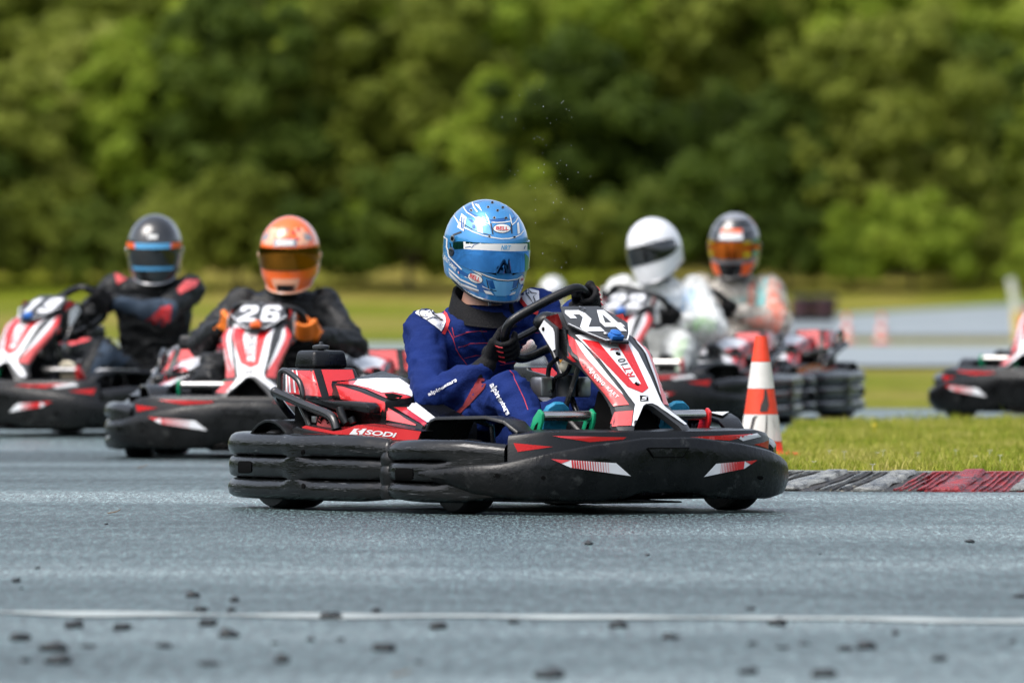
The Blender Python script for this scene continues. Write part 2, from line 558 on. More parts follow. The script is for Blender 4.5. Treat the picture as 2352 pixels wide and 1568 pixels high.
# far track on the right, its left end closed by a bend
V = []; F = []
ys = [264 + k * 4 for k in range(20)]
for y in ys:
    u = (y - 264) / 76.0
    x0 = 5.0 - 1.5 * math.sin(u * PI) + 1.0 * u
    hi = 264 + 8 + 70 * 1.0
    V += [(x0 + 9.5 * max(0, u - .35) ** 1.0, y, zg(y) + .02), (60, y, zg(y) + .02)]
for j in range(len(ys) - 1): F.append((2 * j, 2 * j + 1, 2 * j + 3, 2 * j + 2))
b = MB(); b.add(V, F); tag(b.obj('far_track', SKY_SHEEN_TARMAC, None, smooth=False), kind='structure')

# wooded hills added out of frame, sides and behind, to block horizon glow
UNSEEN_HILL = mat('unseen_wooded_slope', (0.035, 0.055, 0.012), .95, var=.7, vs=.25, bump=1.0, bs=.6, spec=.05)
hp_ = [(-78, 430), (-76, 300), (-70, 150), (-70, 40), (-66, -40), (-40, -72), (0, -80), (40, -72), (66, -40), (70, 40), (70, 150), (76, 300), (78, 430)]
hp_ = spline([Vector((x, y, 0)) for x, y in hp_], 8)
V = []; F = []
for i, p in enumerate(hp_):
    c = Vector((0, 120, 0)); d_ = (p - Vector((0, min(max(p.y, 20), 350), 0))).normalized()
    for j in range(9):
        u = j / 8.0
        q = p + d_ * (u * 30); n1 = noise.noise(Vector((q.x * .06, q.y * .06, u * 3))); n2 = noise.noise(Vector((q.x * .2, q.y * .2, 7)))
        V.append((q.x + n2 * 2, q.y + n1 * 2, -1.6 + 24 * u ** .7 + (n1 * 4 + n2 * 1.5) * u))
for i in range(len(hp_) - 1):
    for j in range(8): F.append((i * 9 + j, i * 9 + j + 1, (i + 1) * 9 + j + 1, (i + 1) * 9 + j))
b = MB(); b.add(V, F); tag(b.obj('unseen_hills', UNSEEN_HILL), kind='structure')

# painted line across the foreground
LINE = mat('worn_white_line_paint', (0.36, 0.40, 0.38), 0.35, var=.5, vs=5, bump=.2, bs=60)
b = MB(); pts = []
for k in range(121):
    x = -3 + 6 * k / 120.0
    pts.append((x, 36.75 - .33 * x + .10 * math.sin(x * 2.1) + .10 * noise.noise(Vector((x * 3.1, 8, 0)))))
V = []; F = []
for k, (x, y) in enumerate(pts):
    w = max(.03, .14 + .20 * noise.noise(Vector((x * 3.3, 3, 0))))
    V += [(x, y - w, .004), (x, y + w, .004)]
for k in range(120): F.append((2 * k, 2 * k + 2, 2 * k + 3, 2 * k + 1))
b.add(V, F); lo = b.obj('line_marking', LINE, None, smooth=False); tag(lo, kind='structure')

# ------------------------------------------------------------------ infield: raised turf with a kerb in front
TURF2 = bpy.data.materials.new('infield_soil'); TURF2.use_nodes = True
nt = TURF2.node_tree; pos = nt.nodes.new('ShaderNodeNewGeometry').outputs['Position']
nt.links.new(ramp(nt, noise_chain(nt, mapping(nt, pos, (3, 1, 1)), 1.0, 6), [(.3, (.06, .085, .012)), (.55, (.12, .13, .03)), (.75, (.16, .14, .05))]), nt.nodes['Principled BSDF'].inputs['Base Color'])
nt.nodes['Principled BSDF'].inputs['Roughness'].default_value = .95; nt.nodes['Principled BSDF'].inputs['Specular IOR Level'].default_value = .03
# outline of the infield (x, y): near edge runs along the kerb, the tip is behind the leading kart
near = [(9, 54.1), (5, 53.75), (2.5, 53.55), (1.4, 53.6), (.95, 53.9), (.72, 54.6)]
far = [(.70, 56.5), (.95, 61), (1.22, 67), (1.45, 73.3), (2.4, 74.4), (4.5, 75.2), (9, 76)]
outline = near + far
ib = MB(); V, F = poly2d([outline], 1.0); ib.add([(x, y, zg(y) + .055) for x, y in V], F)
n = len(outline); ib.add([(x, y, zg(y) + .055) for x, y in outline] + [(x, y, zg(y) - .01) for x, y in outline], [(i, n + i, n + (i + 1) % n, (i + 1) % n) for i in range(n)])
tag(ib.obj('infield_ground', TURF2, None, smooth=False), kind='structure')

def inside(x, y):
    c = False; j = len(outline) - 1
    for i in range(len(outline)):
        xi, yi = outline[i]; xj, yj = outline[j]
        if (yi > y) != (yj > y) and x < (xj - xi) * (y - yi) / (yj - yi) + xi: c = not c
        j = i
    return c

def leaf_mat(name, stops, rough=.6, trans=.25, vscale=.9):
    m = bpy.data.materials.new(name); m.use_nodes = True; nt = m.node_tree; b = nt.nodes['Principled BSDF']
    g = nt.nodes.new('ShaderNodeNewGeometry')
    oi = nt.nodes.new('ShaderNodeObjectInfo')
    n = noise_chain(nt, g.outputs['Position'], vscale, 3)
    a = nt.nodes.new('ShaderNodeMath'); a.operation = 'MULTIPLY_ADD'; a.inputs[1].default_value = .35; nt.links.new(g.outputs['Random Per Island'], a.inputs[0])
    nt.links.new(n, a.inputs[2])
    a2 = nt.nodes.new('ShaderNodeMath'); a2.operation = 'MULTIPLY_ADD'; a2.inputs[1].default_value = .30; nt.links.new(oi.outputs['Random'], a2.inputs[0]); nt.links.new(a.outputs['Value'], a2.inputs[2])
    a3 = nt.nodes.new('ShaderNodeMath'); a3.operation = 'SUBTRACT'; a3.inputs[1].default_value = .32; nt.links.new(a2.outputs['Value'], a3.inputs[0])
    c = ramp(nt, a3.outputs['Value'], stops)
    nt.links.new(c, b.inputs['Base Color']); b.inputs['Roughness'].default_value = rough; b.inputs['Specular IOR Level'].default_value = .12
    if trans:
        tl = nt.nodes.new('ShaderNodeBsdfTranslucent'); nt.links.new(c, tl.inputs['Color'])
        mx = nt.nodes.new('ShaderNodeMixShader'); mx.inputs['Fac'].default_value = trans
        nt.links.new(b.outputs['BSDF'], mx.inputs[1]); nt.links.new(tl.outputs['BSDF'], mx.inputs[2]); nt.links.new(mx.outputs['Shader'], nt.nodes['Material Output'].inputs['Surface'])
    return m

GRASS = leaf_mat('infield_grass', [(.15, (.07, .14, .006)), (.38, (.20, .27, .020)), (.6, (.35, .35, .052)), (.8, (.52, .46, .15))], trans=.3, vscale=1.1)
rng = random.Random(11)
V = []; F = []
def blade(x, y, z, h, w, lean_a, lean):
    n = len(V)
    a = rng.uniform(0, PI); dx, dy = math.cos(a) * w / 2, math.sin(a) * w / 2
    lx, ly = math.cos(lean_a) * lean * h, math.sin(lean_a) * lean * h
    V.extend([(x - dx, y - dy, z), (x + dx, y + dy, z), (x + dx * .7 + lx * .4, y + dy * .7 + ly * .4, z + h * .6), (x - dx * .7 + lx * .4, y - dy * .7 + ly * .4, z + h * .6), (x + lx, y + ly, z + h)])
    F.extend([(n, n + 1, n + 2, n + 3), (n + 3, n + 2, n + 4)])
cnt = 0
while cnt < 115000:
    y = 53.4 + 22.8 * rng.random() ** 1.3; x = .6 + 4.2 * rng.random()
    if not inside(x, y): continue
    k = noise.noise(Vector((x * 1.3, y * .5, 0)))
    if k + noise.noise(Vector((x * 4, y * 1.5, 9))) * .6 < -.38 and rng.random() < .75: cnt += 1; continue      # thin patches with bare soil
    tall = max(0, (y - 73.0) / 2.5)
    k2 = noise.noise(Vector((x * 6.0, y * 2.2, 5)))
    h = rng.uniform(.014, .042) * (1 + .45 * k + .55 * k2) * (1 + .9 * tall * rng.random())
    if y < 54.3: h *= 1.35
    blade(x, y, zg(y) + .052, h, rng.uniform(.003, .007), rng.uniform(0, 2 * PI), rng.uniform(.1, .7)); cnt += 1
for k in range(420):      # a few taller stems
    y = rng.uniform(54, 75.8); x = rng.uniform(.8, 4.6)
    if inside(x, y): blade(x, y, zg(y) + .05, rng.uniform(.05, .11), .003, rng.uniform(0, 2 * PI), rng.uniform(.05, .35))
me = bpy.data.meshes.new('grass'); me.from_pydata(V, [], F)
go = link('grass', me, GRASS, None, False); tag(go, 'short yellow-green grass covering the infield behind the kerb', 'grass', kind='stuff')

# small daisies and a dandelion in the turf
PETAL = mat('daisy_petals', (0.80, 0.79, 0.76), .6); YEL = mat('yellow_petals', (0.75, 0.55, 0.02), .6)
def px_ground(px, py, z): 
    Y = 50.0
    for _ in range(25): Y = FOC * (CAM_H - z - zg(Y)) / (py - HORIZON)
    return Vector(((px - 1176) / FOC * Y, Y, z + zg(Y)))
dz_ = [(1751.4 + a * .2554, 918.7 + b_ * .2554) for a, b_ in ((1028, 515), (1085, 495), (1395, 515), (1738, 492), (2045, 495), (1912, 548), (2137, 540), (990, 625), (600, 495), (735, 505), (460, 597))]
for i, (px, py) in enumerate(dz_):
    q = px_ground(px, py + 8, .06)
    f = MB()
    for k in range(9):
        a = 2 * PI * k / 9
        f.add([q + Vector((0, 0, .030)), q + Vector((math.cos(a - .25) * .008, math.sin(a - .25) * .008, .033)), q + Vector((math.cos(a) * .012, math.sin(a) * .012, .036)), q + Vector((math.cos(a + .25) * .008, math.sin(a + .25) * .008, .033))], [(0, 1, 2, 3)])
    f.tube([q - Vector((0, 0, .02)), q + Vector((0, 0, .03))], .001, 4)
    o = f.obj('daisy', PETAL); tag(o, 'tiny white daisy in the grass just behind the kerb', 'flower', 'daisies in the infield grass')
q = px_ground(2009, 1000, .06); f = MB(); f.ball(q + Vector((0, 0, .05)), (.011, .011, .006), 12, 6); f.tube([q - Vector((0, 0, .02)), q + Vector((0, 0, .05))], .0015, 5)
tag(f.obj('dandelion', YEL), 'single yellow dandelion in the middle of the infield grass', 'flower')

# ------------------------------------------------------------------ kerb: sloping concrete blocks with slanted ribs, grey to the left and red to the right
CONC = mat('wet_weathered_concrete', (0.17, 0.175, 0.165), 0.3, var=.7, vs=22, bump=1.0, bs=50, rvar=.2, speck=((.018, .018, .016), .52, 26, (1, .35, 1)))
CONC_D = mat('broken_dark_concrete', (0.022, 0.020, 0.018), 0.5, var=.9, vs=30, bump=1.0, bs=60, speck=((.24, .22, .17), .57, 34, (1, .4, 1)))
RPAINT = mat('worn_red_kerb_paint', (0.22, 0.012, 0.014), 0.3, var=.6, vs=22, bump=1.0, bs=50, rvar=.2, speck=((.05, .02, .02), .56, 26, (1, .35, 1)))
RPAINT_D = mat('red_paint_in_grooves', (0.13, 0.005, 0.007), 0.35, var=.9, vs=30, bump=1.0, bs=60, speck=((.010, .006, .006), .50, 36, (1, .4, 1)))
kp = spline([Vector((x, y, 0)) for x, y in [(9, 54.0), (5, 53.65), (2.5, 53.45), (1.4, 53.5), (.95, 53.8), (.68, 54.6), (.66, 56.5)]], 14)
# resample evenly
def resample(pts, step):
    out = [pts[0]]; acc = 0
    for a, b_ in zip(pts, pts[1:]):
        L = (b_ - a).length
        while acc + L >= step:
            t_ = (step - acc) / L; a = a.lerp(b_, t_); out.append(a); L = (b_ - a).length; acc = 0
        acc += L
    return out
kp = resample(kp, .05)
def knorm(i):
    t_ = (kp[min(i + 1, len(kp) - 1)] - kp[max(i - 1, 0)]).normalized(); return Vector((t_.y, -t_.x, 0)) * -1   # away from the infield
KD, KH = .42, .066
def kpt(i, u, dz=0.0):
    """u = 0 at the back edge, 1 at the track"""
    i = max(0, min(len(kp) - 1.001, i)); a = int(i); p = kp[a].lerp(kp[min(a + 1, len(kp) - 1)], i - a)
    n_ = knorm(a)
    return p + n_ * (KD * u) + Vector((0, 0, max(.0, KH * (1 - max(0, (u - .14) / .86))) + dz))
step = 10; kerb_n = 0
def sgn(): 
    return 1
X_RED = px_ground(2160, 1110, .03).x
ib_ = min(range(len(kp)), key=lambda i: abs(kp[i].x - X_RED))
for i0 in range(ib_ % step, len(kp) - step, step):
    x_mid = kp[i0 + step // 2].x
    red = x_mid > X_RED
    if x_mid > 4.6: continue
    rg = []
    for k in range(step + 1):
        i = i0 + k + (.08 if k == 0 else -.08 if k == step else 0)
        rg.append([kpt(i, 0), kpt(i, .14), kpt(i, .55), kpt(i, .998, .001), kpt(i, .998, -.03), kpt(i, 0, -.11)])
    kb = MB(); kb.loft(rg); ko = kb.obj('kerb_block', RPAINT_D if red else CONC_D, None, angle=25)
    k_ = (ib_ - i0) // step if red else (i0 - ib_) // step + 1
    od = ('first', 'second', 'third', 'fourth', 'fifth', 'sixth', 'seventh', 'eighth', 'ninth')[min(8, max(0, k_ - 1))]
    tag(ko, ('%s red-painted kerb block counted from where the grey kerb ends' if red else '%s bare grey worn kerb block counted from where the red paint starts') % od, 'kerb', 'red kerb blocks' if red else 'grey kerb blocks')
    # flat capping along the back edge
    cp_ = MB(); cp_.loft([[kpt(i0 + k, .0, .004), kpt(i0 + k, .16, .004), kpt(i0 + k, .16, -.01), kpt(i0 + k, 0, -.01)] for k in range(step + 1)])
    cp_.obj('capping', RPAINT if red else CONC, ko)
    for r_ in range(2):
        b_ = i0 + r_ * 5 + .4
        for (w0, hgt, mt) in ((1.9, .012, 0), ):
            rb = MB(); sk = -1.9
            rgs = []
            for u in (.15, .25, .35, .48, .6, .72, .85, .985):
                a = b_ + (1 - u) * sk + 2.2
                rgs.append([kpt(a, u, .001), kpt(a + .25, u, hgt), kpt(a + w0 - .25, u, hgt), kpt(a + w0, u, .001)])
            rb.loft(rgs); rb.v = [tuple(Vector(p) + noise.noise_vector(Vector(p) * 37) * .008) for p in rb.v]; rb.obj('rib', RPAINT if red and r_ == 1 else CONC, ko, .002)
        for q in range(5):
            rgs = []
            for u in (.2, .35, .5, .65, .8, .97):
                a = b_ + (1 - u) * -1.9 + 2.2 + 2.15 + q * .50 + .12 * noise.noise(Vector((i0 * 3.1 + q, r_ * 5.3, u * 4)))
                rgs.append([kpt(a, u, -.004), kpt(a + .05, u, .007), kpt(a + .2, u, .006), kpt(a + .26, u, -.004)])
            rb = MB(); rb.loft(rgs); rb.v = [tuple(Vector(p) + noise.noise_vector(Vector(p) * 47) * .006) for p in rb.v]; rb.obj('small_rib', RPAINT if red else (CONC if q % 2 else CONC_D), ko)

# ------------------------------------------------------------------ trees behind the track
LEAFS = [leaf_mat('hedge_leaves_%s' % nm, st, trans=.5, vscale=.35) for nm, st in (
    ('olive', [(.1, (.055, .072, .009)), (.4, (.14, .175, .020)), (.62, (.23, .265, .038)), (.85, (.33, .36, .08))]),
    ('deep', [(.1, (.03, .05, .006)), (.45, (.07, .11, .014)), (.7, (.12, .165, .022)), (.9, (.17, .21, .04))]),
    ('fresh', [(.1, (.09, .14, .012)), (.4, (.20, .28, .024)), (.65, (.31, .38, .045)), (.9, (.42, .46, .10))]))]
BARK = mat('dark_bark', (0.05, 0.04, 0.03), .9, var=.4, bump=.6, bs=20)

def crown_mesh(seed, rx, rz, leaves, leafsz, zc):
    r_ = random.Random(seed); V = []; F = []
    clumps = []
    for k in range(95):
        a, e = r_.uniform(0, 2 * PI), math.asin(r_.uniform(-.55, 1)); k_ = r_.uniform(.45, 1.08)
        clumps.append((Vector((math.cos(a) * math.cos(e) * rx * k_, math.sin(a) * math.cos(e) * rx * k_, zc + math.sin(e) * rz * k_)), r_.uniform(.10, .30) * rx))
    per = leaves // len(clumps)
    for c, cr in clumps:
        for j in range(per):
            d = Vector((r_.gauss(0, 1), r_.gauss(0, 1), r_.gauss(0, 1))).normalized() * cr * r_.uniform(.55, 1.0) ** .6
            d.z *= .75
            p = c + d
            s = leafsz * r_.uniform(.6, 1.4)
            n_ = (d.normalized() + Vector((r_.uniform(-.7, .7), r_.uniform(-.7, .7), r_.uniform(-.2, .9)))).normalized()
            u = n_.orthogonal().normalized(); u.rotate(Matrix.Rotation(r_.uniform(0, 2 * PI), 3, n_)); w = n_.cross(u)
            i = len(V)
            V += [tuple(p - u * s * .5), tuple(p + w * s * .32), tuple(p + u * s * .5), tuple(p - w * s * .32)]
            F.append((i, i + 1, i + 2, i + 3))
    me = bpy.data.meshes.new('crown'); me.from_pydata(V, [], F); return me

def trunk_mesh(seed, h, r0, spread):
    r_ = random.Random(seed); b = MB()
    b.tube([(0, 0, -.3), (.05, .02, h * .4), (-.04, .05, h * .8)], [r0, r0 * .8, r0 * .4], 8, 3)
    for k in range(6):
        a = r_.uniform(0, 2 * PI); z = h * r_.uniform(.25, .7)
        b.tube([(0, 0, z), (math.cos(a) * spread * .5, math.sin(a) * spread * .5, z + h * .2), (math.cos(a) * spread, math.sin(a) * spread, z + h * .3)], [r0 * .5, r0 * .3, r0 * .1], 6, 2)
    return b.mesh('trunk')

KINDS = []
for k, (rx, rz, h, n_l, sz) in enumerate(((1.3, 1.15, 1.0, 6500, .17), (1.6, 1.5, 1.35, 7500, .19), (2.2, 2.5, 2.5, 11000, .25), (2.6, 3.0, 3.0, 12000, .27), (2.9, 3.3, 3.6, 12000, .30))):
    KINDS.append((crown_mesh(40 + k, rx, rz, n_l, sz, h), trunk_mesh(60 + k, h, .06 + .03 * k, rx * .6), rx))
crown_cache = {}
def tree(kind, x, y, sc, rz, lm, label, group, name):
    cm, tm, rx = KINDS[kind]
    key = (kind, lm)
    if key not in crown_cache:
        c2 = cm.copy(); c2.materials.clear(); c2.materials.append(LEAFS[lm]); crown_cache[key] = c2
        if not tm.materials: tm.materials.append(BARK)
    r0 = empty(name, (x, y, zg(y) - .02), rz); r0.scale = (sc, sc, sc)
    tag(r0, label, 'bush' if 'bush' in name else 'tree', group)
    for nm, me_ in (('crown', crown_cache[key]), ('trunk', tm)):
        o = bpy.data.objects.new(nm, me_); col.objects.link(o); o.parent = r0
r_ = random.Random(5)
x = -19.0
while x < 19.5:
    lm_ = r_.choice((0, 0, 1, 2)); tree(r_.choice((0, 1)), x, 353 + r_.uniform(0, 3), r_.uniform(.65, 1.2), r_.uniform(0, 6.28), lm_, ('olive-green', 'dark green', 'fresh light green')[lm_] + ' low bush in the front row of the blurred hedge', 'front row bushes', 'hedge_bush'); x += r_.uniform(1.2, 1.9)
x = -20.0
while x < 20.5:
    lm_ = r_.choice((0, 0, 1, 2)); tree(r_.choice((2, 2, 3)), x, 358 + r_.uniform(0, 9), r_.uniform(.6, 1.2), r_.uniform(0, 6.28), lm_, ('olive-green', 'dark green', 'fresh light green')[lm_] + ' mid-height tree standing behind the blurred hedge bushes', 'middle row trees', 'hedge_tree'); x += r_.uniform(1.4, 2.2)
x = -22.0
while x < 22.5:
    lm_ = r_.choice((0, 2, 2, 2)); tree(r_.choice((3, 4)), x, 370 + r_.uniform(0, 14), r_.uniform(.95, 1.35), r_.uniform(0, 6.28), lm_, ('olive-green', 'dark green', 'fresh light green')[lm_] + ' tall tree high on the bank at the top of the picture', 'back row trees', 'bank_tree'); x += r_.uniform(1.7, 2.6)
# ------------------------------------------------------------------ the racing kart, built once in its own axes
F24 = Frame(1180, 50.0, 33.4)
T = F24.T

def bumper_ring(p, out, prof, back):
    """closed cross-section: prof = [(outward, z)], outer side from top to bottom, then straight back"""
    ring = [p + out * o + Vector((0, 0, z)) for o, z in prof]
    ring += [p + out * (-back) + Vector((0, 0, prof[-1][1] + .012)), p + out * (-back) + Vector((0, 0, prof[0][1] - .012))]
    return ring

def plan_loft(path, profile_fn, sub=5, endcap=0.0):
    """loft a wall along a plan path; profile_fn(t) -> (prof, back)"""
    pts = spline([Vector((f, l, 0)) for f, l in path], sub)
    n = len(pts); rings = []
    for i, p in enumerate(pts):
        t = (pts[min(i + 1, n - 1)] - pts[max(i - 1, 0)]).normalized()
        out = Vector((-t.y, t.x, 0))
        prof, back = profile_fn(i / (n - 1), p)
        rings.append(bumper_ring(p, out, prof, back))
    return rings

def squash(r, c, k):
    return [c + (p - c) * k for p in r]

def round_ends(rings, k=0.03, a=True, b=True):
    def ctr(r): return sum((Vector(p) for p in r), Vector()) / len(r)
    out = list(rings)
    if a:
        c = ctr(rings[0]); d = (c - ctr(rings[1])).normalized()
        out = [squash([p + d * k for p in rings[0]], c + d * k, .55), squash([p + d * k * .7 for p in rings[0]], c + d * k * .7, .86)] + out
    if b:
        c = ctr(rings[-1]); d = (c - ctr(rings[-2])).normalized()
        out = out + [squash([p + d * k * .7 for p in rings[-1]], c + d * k * .7, .86), squash([p + d * k for p in rings[-1]], c + d * k, .55)]
    return out

TIER_Z = [(.266, -.031), (.263, -.012), (.254, .002), (.240, .010), (.222, .014), (.204, .012), (.193, .005), (.188, -.006), (.185, -.020), (.182, -.006), (.177, .004), (.165, .009), (.146, .011),
          (.127, .009), (.115, .004), (.110, -.006), (.107, -.020), (.104, -.006), (.098, .004), (.085, .012), (.067, .014), (.05, .009), (.039, -.006), (.034, -.031)]

def tier_profile(depth, zs=1.0, dz=0.0, full=0.0):
    pr = []
    for z, o in TIER_Z:
        oo = o
        if .05 < z < .25:
            oo = o * depth + full * (1 - depth)
        pr.append((oo, .15 + (z - .15) * zs + dz))
    return pr

def build_kart():
    root = empty('racing_kart')
    K = {}
    # ---- chassis
    c = MB()
    for s in (-1, 1):
        c.tube([(-.78, .30 * s, .065), (-.3, .31 * s, .055), (.2, .29 * s, .055), (.45, .24 * s, .055), (.80, .20 * s, .065)], .016, 8, 4)
    for f, w in ((-.7, .3), (-.15, .3), (.3, .28), (.62, .45)):
        c.tube([(f, -w, .058), (f, w, .058)], .015)
    c.tube([(.2, -.29, .055), (.15, -.6, .11), (-.3, -.62, .11), (-.35, -.3, .058)], .013, 8, 4)
    c.tube([(.2, .29, .055), (.15, .6, .11), (-.3, .62, .11), (-.35, .3, .058)], .013, 8, 4)
    for s in (-1, 1):
        c.tube([(.74, .2 * s, .065), (.86, .3 * s, .12), (.88, .0, .13)], .012, 8, 4)
        c.tube([(-.7, .2 * s, .07), (-.93, .25 * s, .14)], .014)
    c.obj('chassis_frame', TUBE, root)
    t = MB(); t.prism([(-.30, -.28, .034), (.25, -.28, .034), (.62, -.21, .034), (.78, -.18, .034), (.78, .18, .034), (.62, .21, .034), (.25, .28, .034), (-.30, .28, .034)], (0, 0, .006))
    t.obj('floor_tray', BLACK, root)
    # ---- wheels
    def wheel(f, l, r, w):
        s = 1 if l > 0 else -1
        tb = MB()
        tb.lathe([(-w / 2, r * .52), (-w / 2, r * .80), (-w * .47, r * .93), (-w * .38, r * .985), (-w * .2, r), (w * .2, r), (w * .38, r * .985), (w * .47, r * .93), (w / 2, r * .80), (w / 2, r * .52)], (f, l, r), (0, 1, 0), 32, close=False)
        # the inner side of the carcass
        tb.lathe([(-w / 2, r * .52), (-w * .3, r * .50), (w * .3, r * .50), (w / 2, r * .52)], (f, l, r), (0, 1, 0), 32, close=False)
        o = tb.obj('wheel', RUBBER, root)
        rb = MB()
        rb.lathe([(-w * .46, r * .50), (-w * .47, r * .46), (-w * .3, r * .42), (w * .1 * s, r * .40), (w * .1 * s, .03), (w * .3 * s, .028), (w * .3 * s, .001)], (f, l, r), (0, 1, 0), 24, close=False)
        rb.lathe([(w * .46, r * .50), (w * .47, r * .46), (w * .3, r * .42), (w * .1 * s + .001, r * .40)], (f, l, r), (0, 1, 0), 24, close=False)
        rb.obj('rim', ALU, o)
        return o
    wheel(.535, -.55, .128, .125); wheel(.535, .55, .128, .125)
    wheel(-.535, -.575, .14, .19); wheel(-.535, .575, .14, .19)
    a = MB(); a.tube([(-.535, -.56, .14), (-.535, .56, .14)], .02, 12); a.obj('rear_axle', ALU, root)
    a = MB(); a.tube([(.535, -.54, .128), (.535, -.42, .12), (.5, -.3, .08)], .014, 8); a.tube([(.535, .54, .128), (.535, .42, .12), (.5, .3, .08)], .014, 8); a.obj('stub_axles', ALU, root)
    # ---- rear and side bumpers, three stacked rolls with flat pillars between
    side = [(-.985, .03), (-.985, .0), (-.98, -.30), (-.955, -.48), (-.88, -.60), (-.76, -.665), (-.5, -.70), (-.2, -.705), (.05, -.69), (.15, -.665), (.195, -.65)]
    def prof(tt, p):
        w = min(1, max(abs(p.x + .30) / .06 - .55, 0)) if p.y < -.6 else (min(1, max(abs(p.y + .1) / .05 - .6, 0)))
        e = 1.0
        if p.x > .0: e = 1 - .10 * (p.x / .2) ** 2
        return tier_profile(w, zs=e, full=.019), .085
    pth = [(f, l) for f, l in reversed(side)]
    rings = plan_loft(pth, prof, 9)
    rings = [[Vector((q.x, q.y, q.z)) for q in r] for r in rings]
    sb = MB(); sb.loft(round_ends(rings, .02, a=True, b=False)); K['side'] = sb
    o = sb.obj('side_bumper', SCUFF, root, angle=50); K['side_o'] = o
    o2 = sb.mirror().obj('side_bumper', SCUFF, root, angle=50)
    # front corner bumpers
    fc = [(.245, -.650), (.28, -.690), (.36, -.712), (.48, -.708), (.58, -.680), (.68, -.63), (.78, -.55)]
    def prof2(tt, p):
        k = min(1, tt * 5)
        w = 1 if p.x < .56 else max(0, 1 - (p.x - .56) / .06)
        pr = tier_profile(w, zs=(.80 + .14 * k) * (1 - .25 * max(0, tt - .5)), full=.012, dz=-.002)
        return pr, .09
    rings = plan_loft([(f, l) for f, l in reversed(fc)], prof2, 6)
    cb = MB(); cb.loft(round_ends(rings, .03, a=False, b=True)); K['corner'] = cb
    oc = cb.obj('corner_bumper', SCUFF, root, angle=50); oc2 = cb.mirror().obj('corner_bumper', SCUFF, root, angle=50)
    # joint sleeve between the two
    js = MB()
    js.lathe([(.045, .02), (.048, .040), (.062, .046), (.082, .045), (.094, .040), (.106, .045), (.128, .048), (.150, .045), (.160, .040), (.172, .044), (.192, .044), (.206, .036), (.212, .02)], (.222, -.645, 0), (0, 0, 1), 20)
    js.obj('bumper_joint', BLACK, root); js.mirror().obj('bumper_joint', BLACK, root)
    # flat patches painting the shade of slots, and bolt heads, in the bumpers
    bs, bc = sb.bvh(), cb.bvh()
    def rrect(x0, y0, x1, y1, r):
        p = []
        for cx, cy, a0 in ((x1 - r, y0 + r, -90), (x1 - r, y1 - r, 0), (x0 + r, y1 - r, 90), (x0 + r, y0 + r, 180)):
            p += [(cx + r * math.cos(R(a0 + 30 * k)), cy + r * math.sin(R(a0 + 30 * k))) for k in range(4)]
        return p
    s1 = rrect(*CG(193, 1095), *CG(291, 1182), 5); s2 = rrect(*CG(1352, 1147), *CG(1482, 1236), 6)
    for mm, (oa, ob_) in ((False, (o, oc)), (True, (o2, oc2))):
        decal('slot', F24, bs, [s1], DARK, oa, .003, mirror=mm); decal('slot', F24, bc, [s2], DARK, ob_, .003, mirror=mm)
        for (x, y) in ((668, 1030), (672, 1278)):
            decal('bolt_hole', F24, bs, [ell2d(*CG(x, y), 4, 6)], DARK, oa, .0025, mirror=mm)
    # ---- front fairing
    halfp = [(0, .99), (.2, .984), (.38, .952), (.53, .880), (.635, .765), (.690, .635), (.715, .50)]
    plan = [(f, -l) for l, f in reversed(halfp)] + [(f, l) for l, f in halfp[1:]]
    ZT = [(0, .263), (.1, .263), (.3, .241), (.47, .213), (.6, .178), (.67, .170), (.715, .158)]
    ZB = [(0, .074), (.12, .074), (.17, .056), (.3, .046), (.5, .050), (.6, .060), (.66, .072), (.715, .112)]
    def fprof(tt, p):
        l = abs(p.y); zt, zb = interp(l, ZT), interp(l, ZB); h = zt - zb
        return [(-.030, zt - .001), (-.012, zt), (-.003, zt - .008), (.002, zb + h * .72), (.002, zb + h * .4), (-.006, zb + .02), (-.014, zb + .006), (-.03, zb)], .05
    pl = spline([Vector((f, l, 0)) for f, l in plan], 8)
    rings = []
    for i, p in enumerate(pl):
        tv = (pl[min(i + 1, len(pl) - 1)] - pl[max(i - 1, 0)]).normalized(); out = Vector((tv.y, -tv.x, 0))
        pr, bk = fprof(0, p)
        rings.append([p + out * oo + Vector((0, 0, z)) for oo, z in pr] + [p - out * .045 + Vector((0, 0, pr[-1][1] + .01)), p - out * .045 + Vector((0, 0, pr[0][1] - .006))])
    ff = MB(); ff.loft(round_ends(rings, .022)); K['fairing'] = ff
    fo = ff.obj('front_fairing', FAIR, root, angle=45)
    bf = ff.bvh()
    # blade stickers: red, fading to white through fine stripes
    LB = m2(CF, [(398, 1153), (805, 1178), (897, 1259), (520, 1206)]); RB = m2(CF, [(1688, 1160), (1432, 1182), (1356, 1264), (1610, 1212)])
    for Q in (LB, RB):
        A_, B_, C_, D_ = [Vector(q) for q in Q]      # tip, top corner, far corner, bottom corner
        def at(u, v):   # u from tip to far, v top to bottom
            top = A_.lerp(B_, u); bot = A_.lerp(D_, u / .6) if u < .6 else D_.lerp(C_, (u - .6) / .4)
            if u > .95: bot = C_
            return top.lerp(bot, v)
        body = [Q[0], Q[1], Q[2], Q[3]]
        decal('blade_sticker', F24, bf, [body], WHITE, fo, .0022)
        decal('blade_sticker', F24, bf, [[Q[0], tuple(A_.lerp(B_, .30)), tuple(A_.lerp(D_, .52))]], RED, fo, .0036)
        low = sorted([(q[0], q[1]) for q in (Q[0], Q[3], Q[2])]); up_ = sorted([(q[0], q[1]) for q in (Q[0], Q[1], Q[2])])
        sg = 1 if B_.x > A_.x else -1
